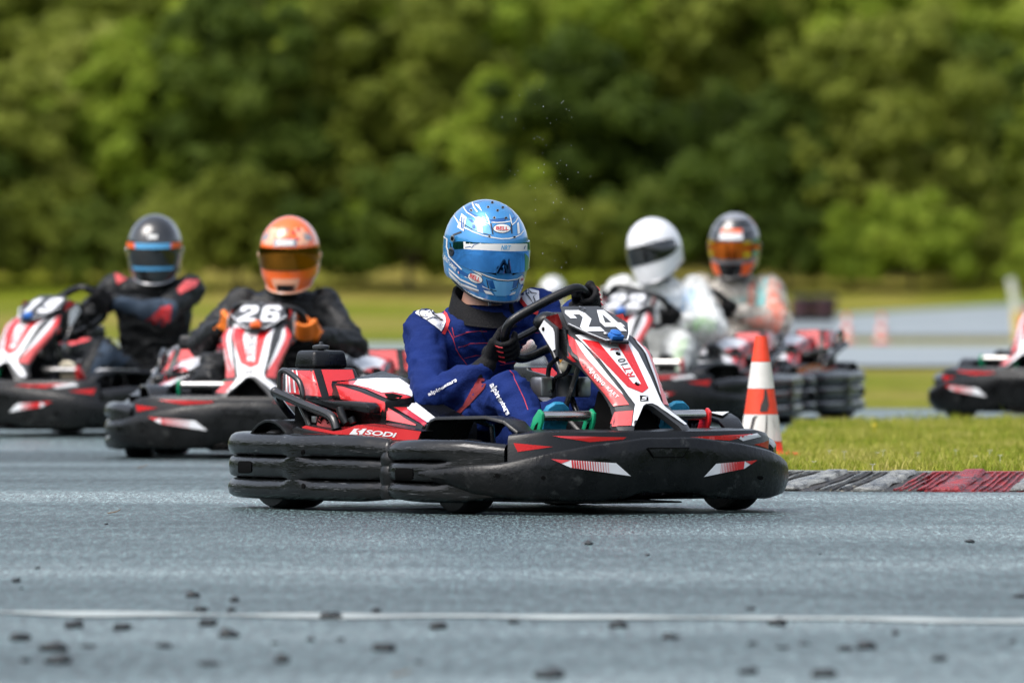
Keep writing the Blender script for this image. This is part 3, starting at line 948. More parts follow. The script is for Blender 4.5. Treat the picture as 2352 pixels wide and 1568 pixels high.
        for k in range(15):
            x0 = A_.x + (B_.x - A_.x) * (.31 + k * .040); w = 4.2 * (1 - k / 17.0) * sg
            xs_ = (x0, x0 + w)
            decal('blade_stripe', F24, bf, [[(xs_[0], interp(xs_[0], up_)), (xs_[1], interp(xs_[1], up_)), (xs_[1] + sg * 2, interp(xs_[1] + sg * 2, low)), (xs_[0] + sg * 2, interp(xs_[0] + sg * 2, low))]], RED, fo, .0036)
    # grab recess
    decal('grab_recess', F24, bf, [m2(CF, [(1000, 1085), (1262, 1085), (1222, 1140), (1040, 1140)])], FAIR, fo, .004)
    decal('grab_recess_edge', F24, bf, [ribbon2d(m2(CF, [(1000, 1085), (1262, 1085), (1222, 1140), (1040, 1140), (1000, 1085)]), 2.5)], DARK, fo, .0052)
    for q in ((62, 1258), (350, 1270), (1710, 1270)):
        decal('rivet', F24, bf, [ell2d(*CF(*q), 5.5, 4.5)], DARK, fo, .003)
    # ---- inner cowl behind it
    rings = []
    for i, p in enumerate(pl):
        if abs(p.y) > .60: continue
        tv = (pl[min(i + 1, len(pl) - 1)] - pl[max(i - 1, 0)]).normalized(); out = Vector((tv.y, -tv.x, 0))
        zt = .287 if abs(p.y) < .48 else .287 - (abs(p.y) - .48) * .12
        rings.append([p + out * oo + Vector((0, 0, z)) for oo, z in ((-.055, .10), (-.062, zt - .02), (-.072, zt - .004), (-.09, zt), (-.20, zt + .004), (-.21, zt - .01), (-.21, zt - .06))])
    ic = MB(); ic.loft(rings); K['cowl'] = ic
    io = ic.obj('inner_cowl', BLACK, root)
    bi = ic.bvh()
    wedge = m2(CF, [(163, 1052), (245, 1060), (410, 1076), (300, 1092), (190, 1108)])
    for mm in (False, True):
        decal('red_wedge', F24, bi, [wedge], RED, io, .002, mirror=mm)
        decal('red_wedge', F24, bi, [m2(CF, [(405, 1010), (870, 1016), (850, 1030), (640, 1046)])], RED, io, .002, mirror=mm)
        if not mm: decal('white_corner', F24, bi, [m2(CF, [(1560, 1015), (1690, 992), (1716, 1012), (1600, 1040)])], WHITE, io, .002, mirror=mm)
        if not mm: decal('red_wedge', F24, bi, [m2(CF, [(1270, 1016), (1560, 1008), (1540, 1022), (1400, 1034)])], PINK, io, .002, mirror=mm)
    # ---- mudguards
    for s in (-1, 1):
        g = MB()
        pa = [(.26, .20), (.345, .322), (.38, .332), (.60, .338), (.68, .322), (.74, .285)]
        rg = []
        for k, (f, z) in enumerate(pa):
            n = Vector((pa[min(k + 1, 5)][0] - pa[max(k - 1, 0)][0], 0, pa[min(k + 1, 5)][1] - pa[max(k - 1, 0)][1])).normalized(); dn = Vector((n.z, 0, -n.x)) * .014
            lo_ = interp(f, [(.26, .585), (.38, .57), (.60, .51), (.74, .47)]); a0, b0 = Vector((f, s * .40, z - .004)), Vector((f, s * lo_, z))
            rg.append([a0, b0, b0 + Vector((0, s * .006, -.012)), b0 + dn, a0 + dn])
        g.loft(rg)
        go = g.obj('front_mudguard', BLACK, root, .003)
        if s > 0:
            p = MB(); p.prism([(.42, s * .415, .3375), (.60, s * .415, .3425), (.665, s * .43, .331), (.60, s * .50, .342), (.44, s * .545, .3375)], (0, 0, .002)); p.obj('top_sticker', WHITE, go)
        p = MB(); p.tube([(.50, s * .40, .08), (.50, s * .42, .30), (.50, s * .50, .325)], .010); p.obj('mudguard_stay', TUBE, root)
        r_ = MB(); rg = []
        for k in range(13):
            an = R(12 + 150 * k / 12.0); ca, sa = math.cos(an), math.sin(an); rr = .172 + (.03 if k < 2 else 0)
            c0 = Vector((-.535, 0, .14))
            y0, y1 = s * .47, s * .675
            rg.append([c0 + Vector((rr * ca, y0, rr * sa)), c0 + Vector((rr * ca, y1, rr * sa)), c0 + Vector(((rr - .01) * ca, y1, (rr - .01) * sa)), c0 + Vector(((rr - .01) * ca, y0, (rr - .01) * sa))])
        r_.loft(rg); r_.obj('rear_mudguard', BLACK, root, .002)
    # ---- side pods
    def both(mb, name, m, bevel=0.0, right_only=False):
        a_ = mb.obj(name, m, root, bevel)
        b_ = None if right_only else mb.mirror().obj(name, m, root, bevel)
        return a_, b_
    def dd(name, bv, polys, m, par, off=.002, **k):
        decal(name, F24, bv, polys, m, par[0], off, **k)
        if par[1] is not None: decal(name, F24, bv, polys, m, par[1], off, mirror=True, **k)
    # tall shroud under the tank
    sh = MB()
    zt = T(*CP(650, 388), l=-.545).z; zb = T(*CP(760, 770), l=-.57).z
    sh.hexa([(-.665, -.575, zb), (-.37, -.575, zb), (-.37, -.36, zb), (-.665, -.36, zb), (-.632, -.54, zt), (-.466, -.54, zt), (-.466, -.36, zt), (-.632, -.36, zt)])
    shp = both(sh, 'pod_shroud', BLACK, .006); bsh = sh.bvh()
    dd('red_panel', bsh, [m2(CP, [(322, 410), (642, 416), (738, 745), (520, 722), (288, 690)])], RED, shp)
    dd('pale_panel', bsh, [m2(CP, [(480, 455), (655, 560), (690, 735), (530, 715)])], PINK, shp, .0032)
    for x in (300, 330, 378, 425): dd('white_stripe', bsh, [[CP(x, 410), CP(x + 18, 410), CP(x + 35 + (x - 330) * .35, 690 + (x - 330) * .12), CP(x + 12 + (x - 330) * .35, 688 + (x - 330) * .12)]], WHITE, shp, .0032)
    dd('red_panel', bsh, [m2(CP, [(735, 405), (1125, 405), (1160, 530), (870, 550), (862, 600), (905, 770), (845, 780)])], RED, shp)
    # tank on the right-hand side
    tk = MB(); zt2 = T(*CP(660, 165), l=-.515).z
    tk.hexa([(-.612, -.524, zt), (-.478, -.524, zt), (-.478, -.375, zt), (-.612, -.375, zt), (-.604, -.516, zt2), (-.486, -.516, zt2), (-.486, -.383, zt2), (-.604, -.383, zt2)])
    to = tk.obj('air_box', BLACK, root, .014, seg=4)
    cp = MB(); cp.lathe([(0, .012), (.006, .014), (.007, .030), (.016, .031), (.019, .024), (.022, .008), (.030, .007), (.031, .001)], (-.545, -.45, zt2), (0, 0, 1), 16, close=False); cp.obj('cap', DGREY, to)
    # sloping cover in front
    def st(a, l): return T(*CP(*a), l=l)
    A0, A1, A2, A3 = st((900, 575), -.50), st((1230, 662), -.505), st((1545, 790), -.51), st((2045, 1112), -.545)
    secs = []
    for q, zb_, li, dz in ((A0, .40, -.30, .045), (A1, .375, -.30, .040), (A2, .335, -.31, .030)):
        secs.append([(q.x, q.y - .012, zb_), (q.x, q.y - .004, q.z - .008), tuple(q), (q.x + .0, li, q.z + dz), (q.x, li, .25), (q.x, q.y + .03, .25)])
    cv = MB(); cv.loft(secs)
    cvp = both(cv, 'engine_cover', BLACK, .005)
    fd = MB()
    z0 = A2.z - .006
    D0 = st((1555, 1050), -.55)
    fd.loft([[(A2.x + .001, -.545, D0.z - .02), (A2.x + .001, -.515, z0 - .022), (A2.x + .001, -.31, z0 + .012), (A2.x + .001, -.31, .2)],
             [(A3.x - .02, -.60, .215), (A3.x, -.555, A3.z + .004), (A3.x + .03, -.35, A3.z + .012), (A3.x + .03, -.35, .2)]])
    fdp = both(fd, 'front_deck', BLACK, .004)
    bcv, bfd = cv.bvh(), fd.bvh()
    dd('red_panel', bcv, [m2(CP, [(928, 605), (1010, 615), (1220, 680), (1535, 808), (1537, 970), (1360, 948), (1330, 835), (1290, 815), (985, 770)])], RED, cvp)
    dd('red_panel', bcv, [m2(CP, [(915, 570), (1190, 540), (1860, 745), (1780, 765), (1545, 760), (1300, 650), (1130, 600)])], RED, cvp)
    dd('vent', bcv, [m2(CP, [(1530, 715), (1640, 710), (1760, 740), (1690, 780), (1580, 775)])], DARK, cvp, .004)
    dd('red_panel', bfd, [m2(CP, [(1563, 880), (1930, 1090), (1925, 1105), (1560, 1035)])], PINK, fdp)
    dd('red_panel', bfd, [m2(CP, [(1600, 850), (1805, 805), (2060, 1075), (2030, 1108)])], RED, fdp)
    dd('white_panel', bfd, [m2(CP, [(1812, 806), (1900, 800), (2190, 1030), (2065, 1072), (1815, 900)])], WHITE, fdp, .0032)
    # housing with the start switch, nearer the driver
    H0, H1 = T(*CP(1715, 535), l=-.235), T(*CP(2120, 828), l=-.235)
    G0, G1 = T(*CP(1420, 545), l=-.305), T(*CP(1940, 840), l=-.305)
    hs = MB(); hs.loft([[(H0.x - .05, -.235, .22), tuple(H0), tuple(G0), (G0.x - .02, -.305, .22)], [(H1.x, -.235, H1.z - .04), tuple(H1), (G1.x, -.305, G1.z), (G1.x, -.305, G1.z - .04)]])
    hp = both(hs, 'control_housing', BLACK, .004); bh = hs.bvh()
    al = MB(); al.add(cv.v, cv.f); al.add(hs.v, hs.f); bal = al.bvh()
    dd('white_panel', bal, [m2(CP, [(1195, 530), (1430, 515), (1720, 520), (1900, 640), (1870, 740), (1640, 690), (1500, 700), (1330, 640), (1140, 595)])], WHITE, cvp, .0034)
    dd('white_panel', bh, [m2(CP, [(1440, 550), (1715, 542), (2105, 822), (1945, 832), (1700, 640)])], WHITE, hp)
    dd('red_lines', bh, [ribbon2d(m2(CP, [(1770 + k * 24, 580 + k * 17), (1790 + k * 22, 640 + k * 14)]), 1.6) for k in range(13)], DRED, hp, .003, kind='stuff')
    dd('vent', bh, [m2(CP, [(1690, 655), (1830, 650), (1930, 700), (1890, 712), (1760, 700)])], DARK, hp, .004)
    # low red side strip with lettering
    lp = m2(CP, [(470, 1128), (545, 1095), (700, 1125), (900, 1165), (1000, 1150), (1180, 1090), (1400, 1072), (1540, 1085), (1800, 1140), (2005, 1170), (1955, 1300), (1650, 1290), (1400, 1275), (1000, 1235), (700, 1180)])
    ls = MB(); pts = [T(x, y, l=-.625) for x, y in lp]
    ls.prism(pts, (0, .05, .0)); lpo = both(ls, 'side_strip', BLACK, 0.0); bl = ls.bvh()
    ins = m2(CP, [(485, 1126), (548, 1100), (700, 1131), (900, 1172), (1004, 1157), (1184, 1097), (1400, 1079), (1540, 1093), (1800, 1147), (1996, 1177), (1950, 1290), (1650, 1280), (1400, 1266), (1000, 1226), (700, 1172)])
    dd('red_panel', bl, [ins], RED, lpo, .002)
    dd('red_panel', bl, [m2(CP, [(1262, 1090), (1400, 1084), (1530, 1094), (1790, 1143), (1640, 1135)])], DRED, lpo, .003)
    decal('lettering', F24, bl, [text_quad('SODi', CP(1292, 1212), CP(1690, 1252), CP(1300, 1150), .03, .25)], WHITE, lpo[0], .0035)
    decal('lettering', F24, bl, [text_quad('SODi', CP(1292, 1212), CP(1690, 1252), CP(1300, 1150), .03, -.25, flip=True)], WHITE, lpo[1], .0035, mirror=True)
    sod = [m2(CP, [(1160, 1140), (1320, 1140), (1260, 1212), (1098, 1212)])]
    sod2 = [ribbon2d(m2(CP, [(1262, 1140), (1200, 1162), (1195, 1180), (1222, 1188), (1210, 1212)]), 3.0)]
    for k_, mm in ((0, False), (1, True)):
        decal('emblem', F24, bl, sod, WHITE, lpo[k_], .0035, mirror=mm); decal('emblem', F24, bl, sod2, RED, lpo[k_], .0045, mirror=mm)
    lb = MB(); lq = m2(CP, [(365, 1150), (430, 1110), (475, 1135), (700, 1186), (1000, 1242), (1400, 1282), (1950, 1306), (1955, 1345), (1400, 1335), (1000, 1318), (600, 1275), (490, 1235), (440, 1270), (400, 1270), (362, 1220)])
    lb.prism([T(x, y, l=-.64) for x, y in lq], (0, .07, 0)); both(lb, 'strip_rail', BLACK, .003)
    # engine, levers and guard tubes
    eg = MB(); eg.box((-.42, -.43, .26), (.30, .18, .24)); eg.box((-.30, -.47, .30), (.10, .06, .10)); eg.box((-.53, -.50, .30), (.07, .10, .12))
    both(eg, 'engine_block', DARK, .008)
    e2 = MB(); e2.box((-.20, -.50, .245), (.20, .08, .09)); both(e2, 'engine_block', DRED, .01)
    stt = MB(); cst = T(*CP(800, 1100), l=-.575); stt.lathe([(-.02, .052), (.0, .052), (.006, .046), (.007, .001)], cst, (0.1, -1, 0.15), 24, close=False)
    sp = both(stt, 'starter_cover', PINK)
    sl = MB()
    for k in range(9):
        an = R(20 + 17.5 * k)
        d = Vector((math.cos(an), -.009 / .046, math.sin(an)))
        sl.tube([cst + Vector((math.cos(an) * .022, -.009, math.sin(an) * .022)), cst + Vector((math.cos(an) * .042, -.009, math.sin(an) * .042))], .0028, 6)
    s_ = sl.obj('slots', DARK, sp[0]); sl.mirror().obj('slots', DARK, sp[1])
    lv = MB(); lv.tube([T(*CP(965, 870), l=-.60), T(*CP(1000, 980), l=-.595), T(*CP(1055, 1080), l=-.59)], [.013, .017, .012], 10, 3); both(lv, 'lever', BLACK)
    lv = MB(); lv.tube([T(*CP(1110, 1000), l=-.585), T(*CP(1140, 1070), l=-.58)], .013, 10); both(lv, 'lever', BLACK)
    pl_ = MB(); pl_.box(T(*CP(660, 1025), l=-.56), (.03, .012, .022)); both(pl_, 'clip', ALU, .002)
    sd_ = MB(); sd_.prism([T(x, y, l=-.57) for x, y in m2(CP, [(1000, 790), (1290, 815), (1330, 860), (1335, 955), (1060, 905), (900, 905), (560, 790), (560, 740), (850, 790)])], (0, .05, 0)); both(sd_, 'exhaust_shield', BLACK, .006)
    gt = MB()
    gt.tube([T(*CP(q[0], q[1]), l=-.615) for q in ((160, 680), (300, 740), (480, 820), (650, 890), (800, 950), (880, 1010), (915, 1090), (930, 1150))], .0165, 10, 3)
    gt.ball(T(*CP(160, 680), l=-.615), .0185, 10, 6)
    gt.tube([T(*CP(q[0], q[1]), l=-.60) for q in ((220, 690), (222, 500), (240, 430), (290, 415), (400, 490), (465, 560), (500, 680), (505, 790))], .0105, 10, 3)
    gt.tube([T(*CP(q[0], q[1]), l=-.60) for q in ((480, 850), (540, 980), (590, 1110))], .011, 8)
    gt.tube([T(*CP(160, 680), l=-.615), (-.70, -.52, .37), (-.72, -.40, .25), (-.72, -.30, .1)], .014, 8, 4)
    both(gt, 'guard_tube', TUBE)
    # ---- seat
    sm = MB(); rg = []
    for k in range(9):
        u = k / 8.0
        f = -.62 + .0 * u; z = .10 + .55 * u
        x = -.28 - .30 * u - .10 * u * u
        w = .20 + .02 * math.sin(u * PI) - .05 * max(0, u - .6)
        arc = []
        for j in range(9):
            a_ = R(-80 + 160 * j / 8.0)
            arc.append(Vector((x - .10 * math.cos(a_) + .12 * (1 - u), w * math.sin(a_) / math.sin(R(80)), .055 + .33 * u ** 1.15 + .05 * (1 - math.cos(a_)) * (1 - u))))
        rg.append(arc + [p + Vector((-.012, 0, -.01)) for p in reversed(arc)])
    sm.loft(rg); sm.obj('seat', BLACK, root)
    ss = MB()
    for s in (-1, 1):
        ss.tube([(-.35, s * .2, .12), (-.40, s * .42, .10)], .011); ss.tube([(-.62, s * .19, .35), (-.66, s * .28, .08)], .011)
        ss.prism([(-.30, s * .215, .06), (.06, s * .20, .05), (.02, s * .205, .18), (-.28, s * .225, .36)], (0, s * .008, 0))
    ss.obj('seat_brackets', BLACK, root)
    # ---- nose panel carrying the number plate
    NZ = [(.28, .908), (.30, .895), (.40, .815), (.445, .772), (.552, .665), (.59, .60), (.645, .50), (.693, .395), (.705, .36)]
    W1 = [(.28, .128), (.30, .118), (.345, .070), (.37, .058), (.417, .068), (.48, .080), (.55, .092), (.61, .107), (.70, .11)]
    def NF(l, z): return interp(z, NZ) - .65 * max(0, abs(l) - interp(z, W1)) - .05 * (l / .1) ** 2 * .08
    half = [(.0, .375), (.020, .368), (.034, .355), (.092, .300), (.100, .285), (.150, .287), (.150, .31), (.118, .350), (.112, .375), (.118, .42), (.132, .47), (.150, .52), (.168, .545), (.150, .575), (.122, .612), (.108, .650), (.10, .69), (0, .69)]
    outl = half + [(-l, z) for l, z in reversed(half[1:-1])]
    def surf_mesh(poly, off, thick, grid=.02):
        V, F = poly2d([poly], grid)
        b = MB(); n = len(V)
        b.v = [(NF(l, z) + off, l, z + off * .7) for l, z in V]
        edges = {}
        for f in F:
            for i in range(len(f)):
                e = (f[i], f[(i + 1) % len(f)]); edges[e] = edges.get(e, 0) + 1
        b.f = list(F)
        if thick:
            b.v += [(NF(l, z) + off - thick, l, z + off * .7 - thick * .6) for l, z in V]
            b.f += [tuple(i + n for i in reversed(f)) for f in F]
            for (p, q) in edges:
                if (q, p) not in edges: b.f.append((p, n + p, n + q, q))
        return b
    nb = surf_mesh(outl, 0, .022); no = nb.obj('nose_panel', DGREY, root, angle=30)
    bn = nb.bvh()
    def npanel(name, pts, m, off=.003, both_=False):
        decal(name, F24, bn, [m2(CN, pts)], m, no, off, 7.0)
        if both_: decal(name, F24, bn, [m2(CN, pts)], m, no, off, 7.0, mirror=True)
    npanel('white_face', [(715, 405), (1000, 685), (1265, 1015), (1395, 1195), (1360, 1435), (1392, 1440), (1490, 1205), (1520, 1185), (1590, 1180), (1650, 1208), (1960, 1425), (1985, 1420), (1965, 1400), (1730, 1215), (1685, 1150), (1570, 880), (1430, 600), (1300, 440), (1050, 420), (780, 400)], WHITE)
    npanel('red_chevron', [(790, 455), (975, 488), (1375, 960), (1462, 965), (1200, 525), (1295, 465), (1545, 1010), (1475, 1065), (1305, 995)], RED, .0045)
    decal('red_chevron', F24, bn, [ribbon2d(m2(CN, [(840 + k * 9, 505 + k * 14), (905 + k * 9, 500 + k * 16)]), .8) for k in range(12)], PINK, no, .0045, 7, kind='stuff')
    npanel('red_flank', [(636, 388), (700, 450), (742, 640), (762, 652), (690, 600), (655, 520)], RED, .003, True)
    npanel('pale_flank', [(705, 450), (780, 520), (960, 740), (1220, 1040), (1330, 1195), (1160, 1212), (1060, 1075), (815, 790), (745, 650)], PINK, .003, True)
    npanel('white_flank', [(712, 455), (790, 500), (960, 700), (1240, 1050), (1265, 1090), (1040, 880), (850, 670), (770, 560)], WHITE, .0042, True)
    npanel('pale_foot', [(1170, 1280), (1375, 1262), (1352, 1435), (1110, 1440)], PINK, .003, False)
    npanel('red_vane', [(560, 598), (640, 590), (738, 700), (700, 700)], RED, .004, True)
    # lettering on the nose
    rc = [(880, 812), (940, 880), (1000, 950), (1060, 1005), (1130, 1080)]
    decal('lettering', F24, bn, [text_quad('RACING', CN(872, 805), CN(1030, 985), CN(905, 780), .01, space=1.15), text_quad('KART', CN(1066, 1015), CN(1185, 1128), CN(1098, 990), .01, space=1.15)], WHITE, no, .0048, 6)
    decal('lettering', F24, bn, [text_quad('RT', CN(1395, 880), CN(1325, 755), CN(1310, 890), .012, .0)], RED, no, .0048, 6)
    decal('lettering', F24, bn, [text_quad('10', CN(1312, 735), CN(1268, 668), CN(1228, 752), .012, .0)], DGREY, no, .0048, 6)
    decal('emblem', F24, bn, [m2(CN, [(1446, 1095), (1540, 1095), (1545, 1155), (1450, 1160)])], DARK, no, .0046, 6)
    decal('emblem', F24, bn, [ribbon2d(m2(CN, [(1535, 1108), (1478, 1118), (1470, 1128), (1520, 1128), (1516, 1142), (1462, 1152)]), 2.2)], WHITE, no, .0058, 6)
    decal('lettering', F24, bn, [text_quad('JPR', CN(1100, 588), CN(1212, 585), CN(1100, 566), .03, .2)], RED, no, .0048, 6)
    for q in ((1200, 620), (1415, 965)):
        c0 = Vector(); hit, nn, i_, d_ = bn.ray_cast(F24.ray(*CN(*q))[0] + F24.ray(*CN(*q))[1] * 47, F24.ray(*CN(*q))[1])
        bt = MB(); bt.lathe([(0, .0085), (.004, .0085), (.006, .006), (.0062, .001)], hit + nn * .002, nn, 12, close=False); bt.obj('bolt', DARK, no)
        bt = MB(); bt.lathe([(0, .004), (.0075, .004), (.0085, .001)], hit + nn * .002 + Vector((0, .002, 0)), nn, 10, close=False); bt.obj('bolt', ALU, no)
    # side cheeks of the nose
    for s in (-1, 1):
        ck = MB()
        Q = [T(*CN(*p), l=-.15) for p in ((300, 325), (360, 205), (500, 310), (508, 640), (470, 600))]
        Q = [Vector((q.x, q.y * -s if s > 0 else q.y, q.z)) for q in Q]
        ck.prism(Q, (0, -s * .012, 0))
        co = ck.obj('nose_cheek', DGREY, root, .003)
        Q2 = [T(*CN(*p), l=-.152) for p in ((304, 328), (362, 228), (462, 320), (470, 345), (480, 370), (492, 560), (458, 582))]
        Q2 = [Vector((q.x, -q.y if s > 0 else q.y, q.z)) for q in Q2]
        wk = MB(); wk.prism(Q2, (0, s * .0015, 0)); wk.obj('white_panel', WHITE, co)
        Q3 = [T(*CN(*p), l=-.153) for p in ((355, 330),)][0]
        bt = MB(); bt.lathe([(0, .007), (.003, .007), (.004, .001)], (Q3.x, s * .153, Q3.z), (0, s, 0), 10, close=False); bt.obj('bolt', DARK, co)
        tp = MB(); Q4 = [T(*CN(*p), l=-.135) for p in ((385, 190), (520, 155), (570, 295), (485, 308))]
        Q4 = [Vector((q.x, -q.y if s > 0 else q.y, q.z)) for q in Q4]
        tp.prism(Q4, (-.004, 0, -.01)); to_ = tp.obj('cheek_top', PINK, co)
        fr_ = MB(); Q5 = [T(*CN(*p), l=-.13) for p in ((505, 310), (600, 340), (640, 640), (810, 740), (800, 800), (515, 650))]
        Q5 = [Vector((q.x, -q.y if s > 0 else q.y, q.z)) for q in Q5]
        fr_.prism(Q5, (0, -s * .02, 0)); fr_.obj('cheek_frame', BLACK, co, .002)
    # black duct under the nose
    du = MB(); du.loft([[(.80, -.09, .27), (.80, .09, .27), (.78, .05, .36), (.78, -.05, .36)], [(.60, -.10, .22), (.60, .10, .22), (.60, .05, .42), (.60, -.05, .42)]]); du.obj('nose_duct', DARK, root, .004)
    ns = MB()
    for s in (-1, 1): ns.tube([(.58, s * .09, .56), (.50, s * .12, .35), (.45, s * .16, .08)], .010)
    ns.tube([(.86, -.1, .28), (.84, -.1, .08)], .009); ns.tube([(.86, .1, .28), (.84, .1, .08)], .009)
    ns.obj('nose_stays', TUBE, root)
    # ---- steering column, clamps, reservoir, hoses, pedals, centre tank
    sc_ = MB(); sc_.tube([(.20, 0, .62), (.40, 0, .34), (.55, 0, .10)], .011, 10); sc_.obj('steering_column', TUBE, root)
    for s in (-1, 1):
        cl = MB(); cl.box(T(*CN(330, 990), l=-.115) if s < 0 else T(*CN(770, 990), l=.03), (.07, .05, .07)); clo = cl.obj('clamp', ALU, root, .008)
    rs = MB(); q = T(*CN(610, 1000), l=-.03); rs.lathe([(-.03, .035), (.02, .035), (.024, .038), (.045, .038), (.046, .01), (.07, .009)], q, (0, 0, 1), 16); rs.obj('column_bearing', DGREY, root)
    rv = MB(); q = T(*CN(640, 745), l=-.06); rv.ball(q, (.035, .035, .03), 14, 8); rv.obj('fluid_reservoir', BONE, root)
    tg = MB(); tg.prism([T(*CN(*p), l=-.10) for p in ((530, 675), (575, 675), (545, 715))], (0, .002, 0)); tg.obj('tag', ORANGE, root)
    hz = MB()
    hz.tube([T(*CN(*p), l=-.10) for p in ((515, 665), (430, 740), (405, 860), (410, 970), (430, 1060))], .0085, 8, 4)
    hz.tube([T(*CN(*p), l=-.08) for p in ((655, 740), (610, 830), (500, 880), (465, 960), (450, 1040))], .0075, 8, 4); hz.obj('hoses', BLACK, root)
    ct = MB()
    P = lambda x, y, l: tuple(T(*CN(x, y), l=l))
    ct.loft([[(.18, -.10, .05), (.18, .10, .05), (.20, .09, .27), (.20, -.10, .27)], [(.30, -.125, .05), (.30, .12, .05), (.31, .10, .335), (.31, -.115, .335)], [(.50, -.125, .05), (.50, .12, .05), (.50, .10, .335), (.50, -.115, .335)], [(.66, -.10, .05), (.66, .10, .05), (.64, .09, .24), (.64, -.10, .24)]])
    ct.obj('fuel_tank', BLACK, root, .018, seg=3)
    for s, ml in ((-1, GREEN), (1, RED)):
        pd = MB(); pd.tube([(.685, s * .335, .335), (.685, s * .135, .335)], .018, 14); po = pd.obj('pedal', CHROME, root)
        for l in ((.342, .128)):
            br = MB()
            shp_ = [(.69, .36), (.712, .345), (.71, .315), (.665, .225), (.632, .205), (.615, .22), (.628, .275), (.655, .33)]
            hole = [(.672, .305), (.690, .315), (.678, .285), (.655, .245), (.642, .255)]
            ring = [Vector((f, s * l, z)) for f, z in shp_]
            br.prism([p for p in ring], (0, s * .012, 0))
            bo = br.obj('pedal_arm', ml if s < 0 or l > .2 else BLACK, po, .003)
            hh = MB(); hh.prism([Vector((f, s * l + s * (.0125 if s > 0 else -.0005), z)) for f, z in hole] if s > 0 else [Vector((f, s * l - .0125, z)) for f, z in hole], (0, s * .001, 0)); hh.obj('opening', DARK, po)
        pv = MB(); pv.tube([(.63, s * .34, .215), (.60, s * .28, .07), (.60, s * .2, .06)], .008); pv.obj('pedal_pivot', TUBE, root)
    K['NF'] = NF
    K['no'] = no; K['bn'] = bn
    return root, K

# digits as outlines in a unit box (x right, y up)
DIG = {
 '2': [[(0, .62), (0, .86), (.16, 1), (.84, 1), (1, .86), (1, .58), (.42, .2), (1, .2), (1, 0), (0, 0), (0, .2), (.66, .66), (.66, .8), (.34, .8), (.34, .62)]],
 '4': [[(.50, 1), (.86, 1), (.86, .40), (1, .40), (1, .2), (.86, .2), (.86, 0), (.54, 0), (.54, .2), (0, .2), (0, .42)], ],
 '6': [[(1, .70), (1, .86), (.84, 1), (.16, 1), (0, .86), (0, .14), (.16, 0), (.34, 0), (.34, .80), (.66, .80), (.66, .70)], [(.34, 0), (.84, 0), (1, .14), (1, .46), (.84, .60), (.34, .60), (.34, .42), (.66, .42), (.66, .18), (.34, .18)]],
 '9': [[(0, .30), (0, .14), (.16, 0), (.84, 0), (1, .14), (1, .86), (.84, 1), (.66, 1), (.66, .20), (.34, .20), (.34, .30)], [(.66, 1), (.16, 1), (0, .86), (0, .54), (.16, .40), (.66, .40), (.66, .58), (.34, .58), (.34, .82), (.66, .82)]],
 '1': [[(.30, 0), (.66, 0), (.66, 1), (.40, 1), (.10, .80), (.10, .62), (.30, .70)]],
 '7': [[(0, 1), (0, .8), (.62, .8), (.18, 0), (.54, 0), (1, .82), (1, 1)]],
}

def number_plate(root, NF, text, tr_mat):
    """grey plate with the kart's number, lying on the upper nose"""
    base = Vector((NF(0, .69) + .006, 0, .70)); low = Vector((NF(0, .575) + .016, 0, .583))
    v = (base - low); hgt = v.length; v.normalize(); u = Vector((0, 1, 0)); n = u.cross(v).normalized()
    if n.x < 0: n = -n
    def pt(x, y, o=0): return low + u * x + v * y + n * o
    shape = [(-.05, -.004), (.05, -.004), (.092, .05), (.138, .125), (.128, .155), (.085, hgt), (-.085, hgt), (-.128, .155), (-.138, .125), (-.092, .05)]
    shape = [(x * .93, y) for x, y in shape]
    b = MB(); b.prism([pt(x, y, .012) for x, y in shape], -n * .006)
    po = b.obj('number_plate', DGREY, root, .0015)
    bo = MB()
    e = [(-.138, .125), (-.092, .05), (-.05, .0), (.05, .0), (.092, .05), (.138, .125)]
    e = [(x * .905, y + .004) for x, y in e]
    rb = ribbon2d(e, .0055); bo.add([pt(x, y, .0132) for x, y in rb[0]], rb[1]); bo.obj('border', WHITE, po, smooth=False)
    w = .084; h = .160
    # seen from in front, the kart's left is on the right
    for k, ch in enumerate(text):
        x0 = -.094 + k * .104
        d = MB()
        for pg in DIG[ch]:
            V, F = poly2d([[(x, y) for x, y in pg]], 0)
            d.add([pt(x0 + x * w, .068 + y * h, .0135 + .0003 * k) for x, y in V], F)
        d.obj('digit', WHITE, po, smooth=False)
        if ch == '4':
            d = MB(); V, F = poly2d([[(.22, .40), (.54, .40), (.54, .80)]], 0)
            d.add([pt(x0 + x * w, .068 + y * h, .0145) for x, y in V], F); d.obj('digit_counter', DGREY, po, smooth=False)
    bb = MB(); bb.box(pt(.0, .012, .022), (.035, .05, .018), Euler((0, R(25), 0))); to = bb.obj('transponder', tr_mat, po, .005)
    dm = MB(); dm.lathe([(0, .02), (.006, .02), (.009, .015), (.0095, .001)], pt(.0, .018, .03), n, 16, close=False); dm.obj('transponder_dome', tr_mat, po)
    br = MB(); br.box(pt(0, -.012, .012), (.02, .075, .010), Euler((0, R(25), 0))); br.obj('transponder_bracket', BLACK, po, .002)
    sc = MB(); sc.lathe([(0, .009), (.004, .009), (.007, .005), (.0072, .001)], pt(-.02, .045, .014), n, 12, close=False); sc.obj('screw', ALU, po)
    for x in (0, .012):
        sc = MB(); sc.lathe([(0, .005), (.003, .005), (.0042, .001)], pt(-.005 + x, hgt - .012 - x, .013), n, 10, close=False); sc.obj('screw', ALU, po)
    return po

